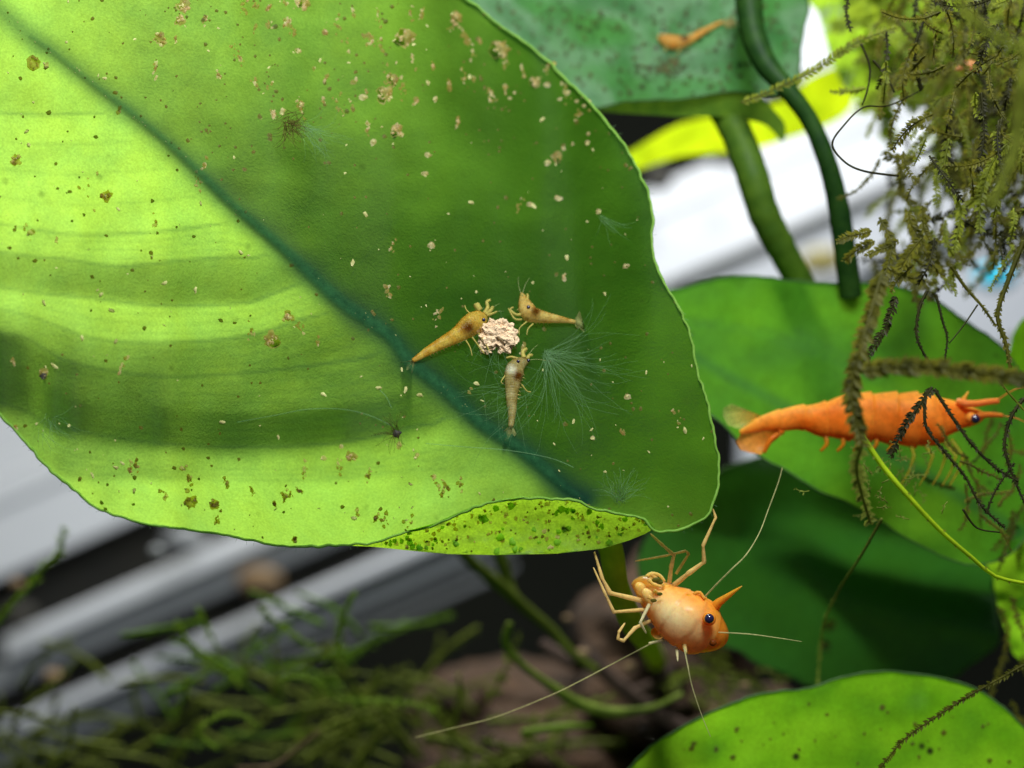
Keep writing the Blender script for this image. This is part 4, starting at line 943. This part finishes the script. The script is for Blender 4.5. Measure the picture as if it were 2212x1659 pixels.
# --- orange shrimp side on
s2 = thing('shrimp', P(1900, 970, 1.1), 'long orange shrimp side on at the right, head to the right, crossed by dark moss', 'shrimp')
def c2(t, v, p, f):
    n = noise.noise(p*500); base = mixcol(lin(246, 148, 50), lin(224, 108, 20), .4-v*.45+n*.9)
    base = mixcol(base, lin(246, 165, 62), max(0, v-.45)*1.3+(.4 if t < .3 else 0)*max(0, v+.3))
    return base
DS = 1.15
b = [(1598, 934, DS, 5), (1622, 925, DS, 11), (1650, 914, DS, 17), (1690, 908, DS, 24), (1730, 902, DS, 27), (1775, 906, DS, 37), (1820, 903, DS, 46), (1860, 901, DS, 52), (1900, 901, DS, 53), (1940, 905, DS, 56), (1980, 907, DS, 59), (2010, 907, DS, 57), (2040, 902, DS, 44), (2070, 900, DS, 31), (2096, 900, DS, 22), (2118, 898, DS, 12), (2128, 897, DS, 4)]
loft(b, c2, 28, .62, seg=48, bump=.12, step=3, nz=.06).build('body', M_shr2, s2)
mb = MB(); mb.ball(P(2107, 905, .93), px(9.5, 1), 16, 10); mb.build('eye', M_eye, s2)
mb = MB(); mb.ball(P(2098, 903, 1.0), px(13, 1), 14, 10, col=lin(240, 140, 50)); mb.build('eye_socket', M_shr, s2)
limb('rostrum', [(2070, 868, 1.1), (2085, 872, 1.05), (2110, 872, 1.05), (2135, 868, 1.05), (2158, 866, 1.05)], 9, 6, lin(225, 125, 60), M_shr, s2)
limb('rostrum', [(2080, 866, 1.1), (2088, 852, 1.1), (2092, 846, 1.1)], 6, 1.5, lin(235, 150, 50), M_shr, s2)
limb('antennal_scale', [(2112, 898, 1.0), (2130, 896, 1.0), (2150, 896, 1.0), (2166, 898, 1.0)], 8, 5, lin(225, 120, 45), M_shr, s2)
for pts in ([(2155, 864, 1), (2195, 840, .9), (2240, 830, .9)], [(2162, 898, 1), (2200, 905, .9), (2240, 930, .9)]):
    limb('antenna', pts, 1.8, .8, lin(220, 130, 60), M_feel, s2, 5, 10)
fanpart('tail_fan', (1655, 902), [(1580, 872), (1563, 882), (1562, 900), (1572, 918), (1590, 925), (1612, 928)], DS, lin(225, 115, 30), M_fan, s2, lin(190, 200, 110))
fanpart('tail_fan', (1680, 925), [(1600, 938), (1590, 955), (1600, 972), (1620, 978), (1645, 982), (1662, 962), (1688, 940)], DS-.05, lin(228, 110, 28), M_leg, s2, lin(220, 150, 70))
limb('tail_fan', [(1690, 930, DS), (1665, 950, DS-.05), (1650, 978, DS-.05)], 8, 4, lin(228, 112, 28), M_shr, s2)
for i in range(5):
    x = 1780+i*36
    limb('swimmeret', [(x, 935, DS), (x+6, 958, DS-.05), (x-8, 975, DS-.05)], 7, 3, lin(200, 120, 20), M_leg, s2)
for i, (x, dx) in enumerate(((1965, 10), (1990, 25), (2015, 28), (2035, 30), (2055, 26))):
    leg([(x, 950, DS), (x+dx, 985, DS-.1), (x+dx-12, 1020, DS-.1), (x+dx-30, 1050, DS-.1)], 5, 2, lin(170, 150, 40), s2, M_fan)

# --- baby shrimps
Z = .2232
def zz(x, y): return (850.3+x*Z, 603.5+y*Z)
def baby(pts, label, gut, gutr, eye, fan, legs, pale=None, lift=.12, zoom=True, H=hb, cA=lin(232, 200, 90), cB=lin(200, 140, 35), er=18, fcol=lin(190, 190, 120), mat=None, ventral=1, feel=-.6, headlast=True):
    tr = zz if zoom else (lambda a, b_: (a, b_)); k = Z if zoom else 1
    q = []
    for (x, y, r) in pts:
        X, Y = tr(x, y); r *= .9; q.append((X, Y, H(X, Y)-.03-r*k*K*.75, r*k))
    g = thing('baby_shrimp', P(*q[len(q)//2][:3]), label, 'shrimp', 'baby shrimps')
    gx, gy = tr(*gut); G = P(gx, gy, q[len(q)//2][2]); R = px(gutr*k, 0)
    PL = None
    if pale: PL = P(*tr(*pale), q[0][2])
    def cf(t, v, p, f):
        n = noise.noise(p*1900); base = mixcol(cA, cB, .35+abs(v)**3*.5+n*.7)
        d = math.hypot(p.x-G.x, p.z-G.z)/R; base = mixcol(lin(105, 45, 8), base, max(0, min(1, d*1.0-.5)))
        if PL is not None:
            d = math.hypot(p.x-PL.x, p.z-PL.z)/(R*1.3); base = mixcol(lin(235, 232, 200), base, max(0, min(1, d*1.2-.3)))
        return base
    loft(q, cf, 16, .75, seg=5, bump=.10, step=1.5).build('body', mat or M_baby, g)
    for ex in eye:
        X, Y = tr(*ex); d = min(a[2]-a[3]*K*.62 for a in q if math.hypot(a[0]-X, a[1]-Y) < 45*k*3 or True)
        mb = MB(); mb.ball(P(X, Y, d), px(er*k, 0), 12, 8); mb.build('eye', M_eye, g)
    for fpts in fan:
        bx, by = tr(*fpts[0]); d = H(bx, by)-.05
        fanpart('tail_fan', (bx, by), [tr(*a) for a in fpts[1:]], d, fcol, M_fan, g)
    if zoom:
        c = catmull(q, 4); m = len(c); si = 1 if q[0][0] > q[-1][0] else 1
        fr_ = MB()
        for i in range(int(m*.22), int(m*.62), 2):
            t = np.array(c[i][:2])-np.array(c[i-1][:2]); t = t/np.linalg.norm(t); nn = np.array([-t[1], t[0]])*ventral
            a0 = np.array(c[i][:2])+nn*c[i][3]*.9
            a1 = a0+nn*random.uniform(5, 9)+t*random.uniform(-3, -1)*(-1)
            fr_.tube([P(a0[0], a0[1], c[i][2]), P((a0[0]+a1[0])/2, (a0[1]+a1[1])/2, c[i][2]+.01), P(a1[0], a1[1], c[i][2]+.03)], [px(1.5, 0), px(1.1, 0), px(.5, 0)], 4, col=lin(205, 195, 110))
        fr_.build('swimmerets', M_leg, g)
        ha = q[-2] if headlast else q[1]
        for k_ in range(2):
            an = feel+random.uniform(-.25, .25)+k_*.5; pts_ = []; X, Y = ha[0], ha[1]
            for j_ in range(10): pts_.append(P(X, Y, H(X, Y)-.08)); X += math.cos(an)*5; Y += math.sin(an)*5; an += .07
            ab = MB(); ab.tube(pts_, [px(.7, 0)*(1-.07*j_) for j_ in range(10)], 4, col=lin(200, 205, 140)); ab.build('antenna', M_feel, g)
    for (lp, r0, r1) in legs:
        c = []
        for a in lp: X, Y = tr(*a); c.append((X, Y, H(X, Y)-.09))
        limb('leg' if r0 < 14 else 'feeler_base', c, r0*k, r1*k, lin(205, 190, 100), M_leg, g, 6, 3)
    return g
baby([(182, 785, 20), (230, 760, 32), (330, 695, 48), (480, 610, 66), (620, 535, 88), (720, 462, 116), (790, 412, 118), (840, 385, 96), (880, 368, 50), (895, 360, 14)], 'largest baby shrimp, amber with a dark gut, left of the pale food crumb', (725, 470), 62,
     [(872, 392)], [[(190, 780), (60, 800), (70, 850), (90, 930), (140, 960), (180, 900), (230, 820)]],
     [([(840, 300), (810, 262), (800, 240)], 30, 34), ([(880, 330), (910, 270), (900, 220), (935, 200)], 24, 14), ([(890, 340), (940, 300), (960, 265)], 22, 16), ([(820, 520), (880, 600), (930, 700)], 10, 5), ([(760, 560), (820, 640), (880, 720)], 9, 5),
      ([(700, 590), (740, 660), (760, 740)], 8, 4), ([(740, 330), (700, 290), (690, 250)], 8, 4), ([(900, 350), (960, 330), (1000, 310)], 18, 8)], feel=-.9, ventral=1)
baby([(1235, 128, 10), (1248, 165, 34), (1262, 215, 62), (1285, 280, 88), (1320, 330, 92), (1390, 352, 76), (1480, 370, 60), (1590, 384, 42), (1690, 400, 26), (1745, 410, 22), (1760, 414, 12)], 'baby shrimp right of the food crumb, head up and tail to the right', (1375, 315), 42,
     [(1305, 268)], [[(1745, 405), (1800, 300), (1830, 400), (1880, 520), (1980, 580), (1900, 575), (1830, 520), (1760, 450)]],
     [([(1230, 340), (1180, 340), (1130, 290), (1160, 270)], 16, 8), ([(1240, 390), (1170, 380), (1110, 280)], 12, 6), ([(1290, 410), (1220, 470), (1215, 540)], 8, 4), ([(1350, 430), (1300, 480), (1290, 540)], 8, 4), ([(1290, 200), (1300, 160), (1290, 140)], 16, 8)],
     cA=lin(236, 206, 118), cB=lin(196, 146, 60), feel=-2.2, headlast=False, ventral=1)
baby([(1310, 775, 14), (1280, 790, 42), (1225, 815, 74), (1180, 860, 98), (1160, 930, 102), (1150, 1020, 84), (1142, 1150, 64), (1146, 1270, 48), (1142, 1370, 36), (1135, 1415, 30), (1132, 1428, 12)], 'baby shrimp below the food crumb, pale with a brown gut, tail pointing down', (1205, 935), 46,
     [(1205, 795), (1305, 785)], [[(1135, 1410), (1060, 1470), (1040, 1540), (1100, 1570), (1150, 1540), (1190, 1500), (1170, 1440)]],
     [([(1260, 760), (1250, 700), (1290, 670)], 26, 14), ([(1290, 770), (1320, 730), (1345, 740)], 22, 12), ([(1200, 770), (1140, 750), (1090, 760)], 16, 8), ([(1080, 930), (1040, 990), (1060, 1010)], 8, 4), ([(1240, 1020), (1290, 1080), (1330, 1090)], 8, 4)],
     pale=(1135, 870), cA=lin(196, 180, 120), cB=lin(150, 125, 60), er=16, feel=-1.0, headlast=False, ventral=-1)
baby([(1424, 76, 4), (1430, 82, 11), (1450, 90, 17), (1472, 90, 15), (1495, 82, 10), (1520, 67, 7), (1545, 54, 5), (1562, 46, 3)], 'blurred orange baby shrimp on the teal leaf at the top', (1478, 82), 11,
     [(1431, 68)], [[(1558, 48), (1580, 34), (1590, 44), (1592, 56), (1572, 60)]],
     [([(1440, 100), (1436, 112)], 2, 1), ([(1470, 105), (1462, 116)], 2, 1)], zoom=False, H=one(H2), cA=lin(240, 180, 90), cB=lin(225, 145, 55), er=4, fcol=lin(225, 190, 120), mat=M_baby)
g = baby([(2060, 150, 3), (2072, 146, 8), (2090, 142, 14), (2108, 146, 12), (2120, 152, 5)], 'blurred pinkish shrimp half hidden inside the moss clump at the top right', (2300, 150), 4, [(2110, 140)], [], [], zoom=False, H=lambda x, y: 1.5, cA=lin(205, 150, 105), cB=lin(170, 120, 70), er=2, mat=M_shr)

# --- food crumb
cx, cy = zz(1005, 560); dd = hb(cx, cy)-.10; mb = MB(); n, m = 44, 26; c = P(cx, cy, dd); vs = []; fs = []
for i in range(m+1):
    ph = math.pi*i/m
    for k in range(n):
        th = 2*math.pi*k/n; q = Vector((math.sin(ph)*math.cos(th), math.sin(ph)*math.sin(th), math.cos(ph)))
        s_ = 1+.30*noise.noise(q*2.3+Vector((4, 0, 0)))+.30*noise.noise(q*5+Vector((4, 3, 0)))+.08*noise.noise(q*14+Vector((1, 9, 0)))
        ang = math.atan2(q.z, q.x); s_ *= 1-.42*math.exp(-((ang+1.65)/.22)**2)
        vs.append(c+Vector((q.x*px(41, 0), q.y*px(18, 0), q.z*px(37, 0)))*s_)
for i in range(m):
    for k in range(n): fs.append((i*n+k, i*n+(k+1) % n, (i+1)*n+(k+1) % n, (i+1)*n+k))
mb.add(vs, fs)
for q in range(9):
    a = random.random()*6.28; r = random.uniform(.8, 1.1); mb.ball(c+Vector((math.cos(a)*px(39, 0)*r, -px(6, 0)*random.random(), math.sin(a)*px(35, 0)*r)), px(random.uniform(3, 7), 0), 7, 5, jit=.5)
tag(mb.build('food_crumb', M_pel, smooth=False), 'rough cream-pink food crumb that the baby shrimps gather round', 'food')
mb = MB(); poly_blob(mb, 1792, 1350, 13, lambda x, y: one(HCf)(x, y), .04, .25, 9, dome=.5); tag(mb.build('debris_crumb', M_crumb), 'tan crumb on the dark green leaf at lower right', 'debris')
mb = MB(); mb.ball(P(1783, 1394, one(HCf)(1783, 1394)-.06), px(9, 3), 12, 8, sq=(1.2, .6, 1.5), jit=.2); tag(mb.build('seed', M_seed), 'small brown seed lying just below the tan crumb on the dark leaf', 'seed')
mb = MB()
for q in range(60):
    x = random.uniform(1500, 2140); y = random.uniform(1050, 1440); poly_blob(mb, x, y, random.uniform(1, 2.4), one(HCf), .01, .4, 5, ax=2, ang=random.random()*3, dome=.2)
tag(mb.build('debris_specks', M_hair), 'faint pale specks on the dark green leaf at lower right', 'debris', kind='stuff')
print('objects', len(bpy.data.objects), 'verts', sum(len(m.vertices) for m in bpy.data.meshes))
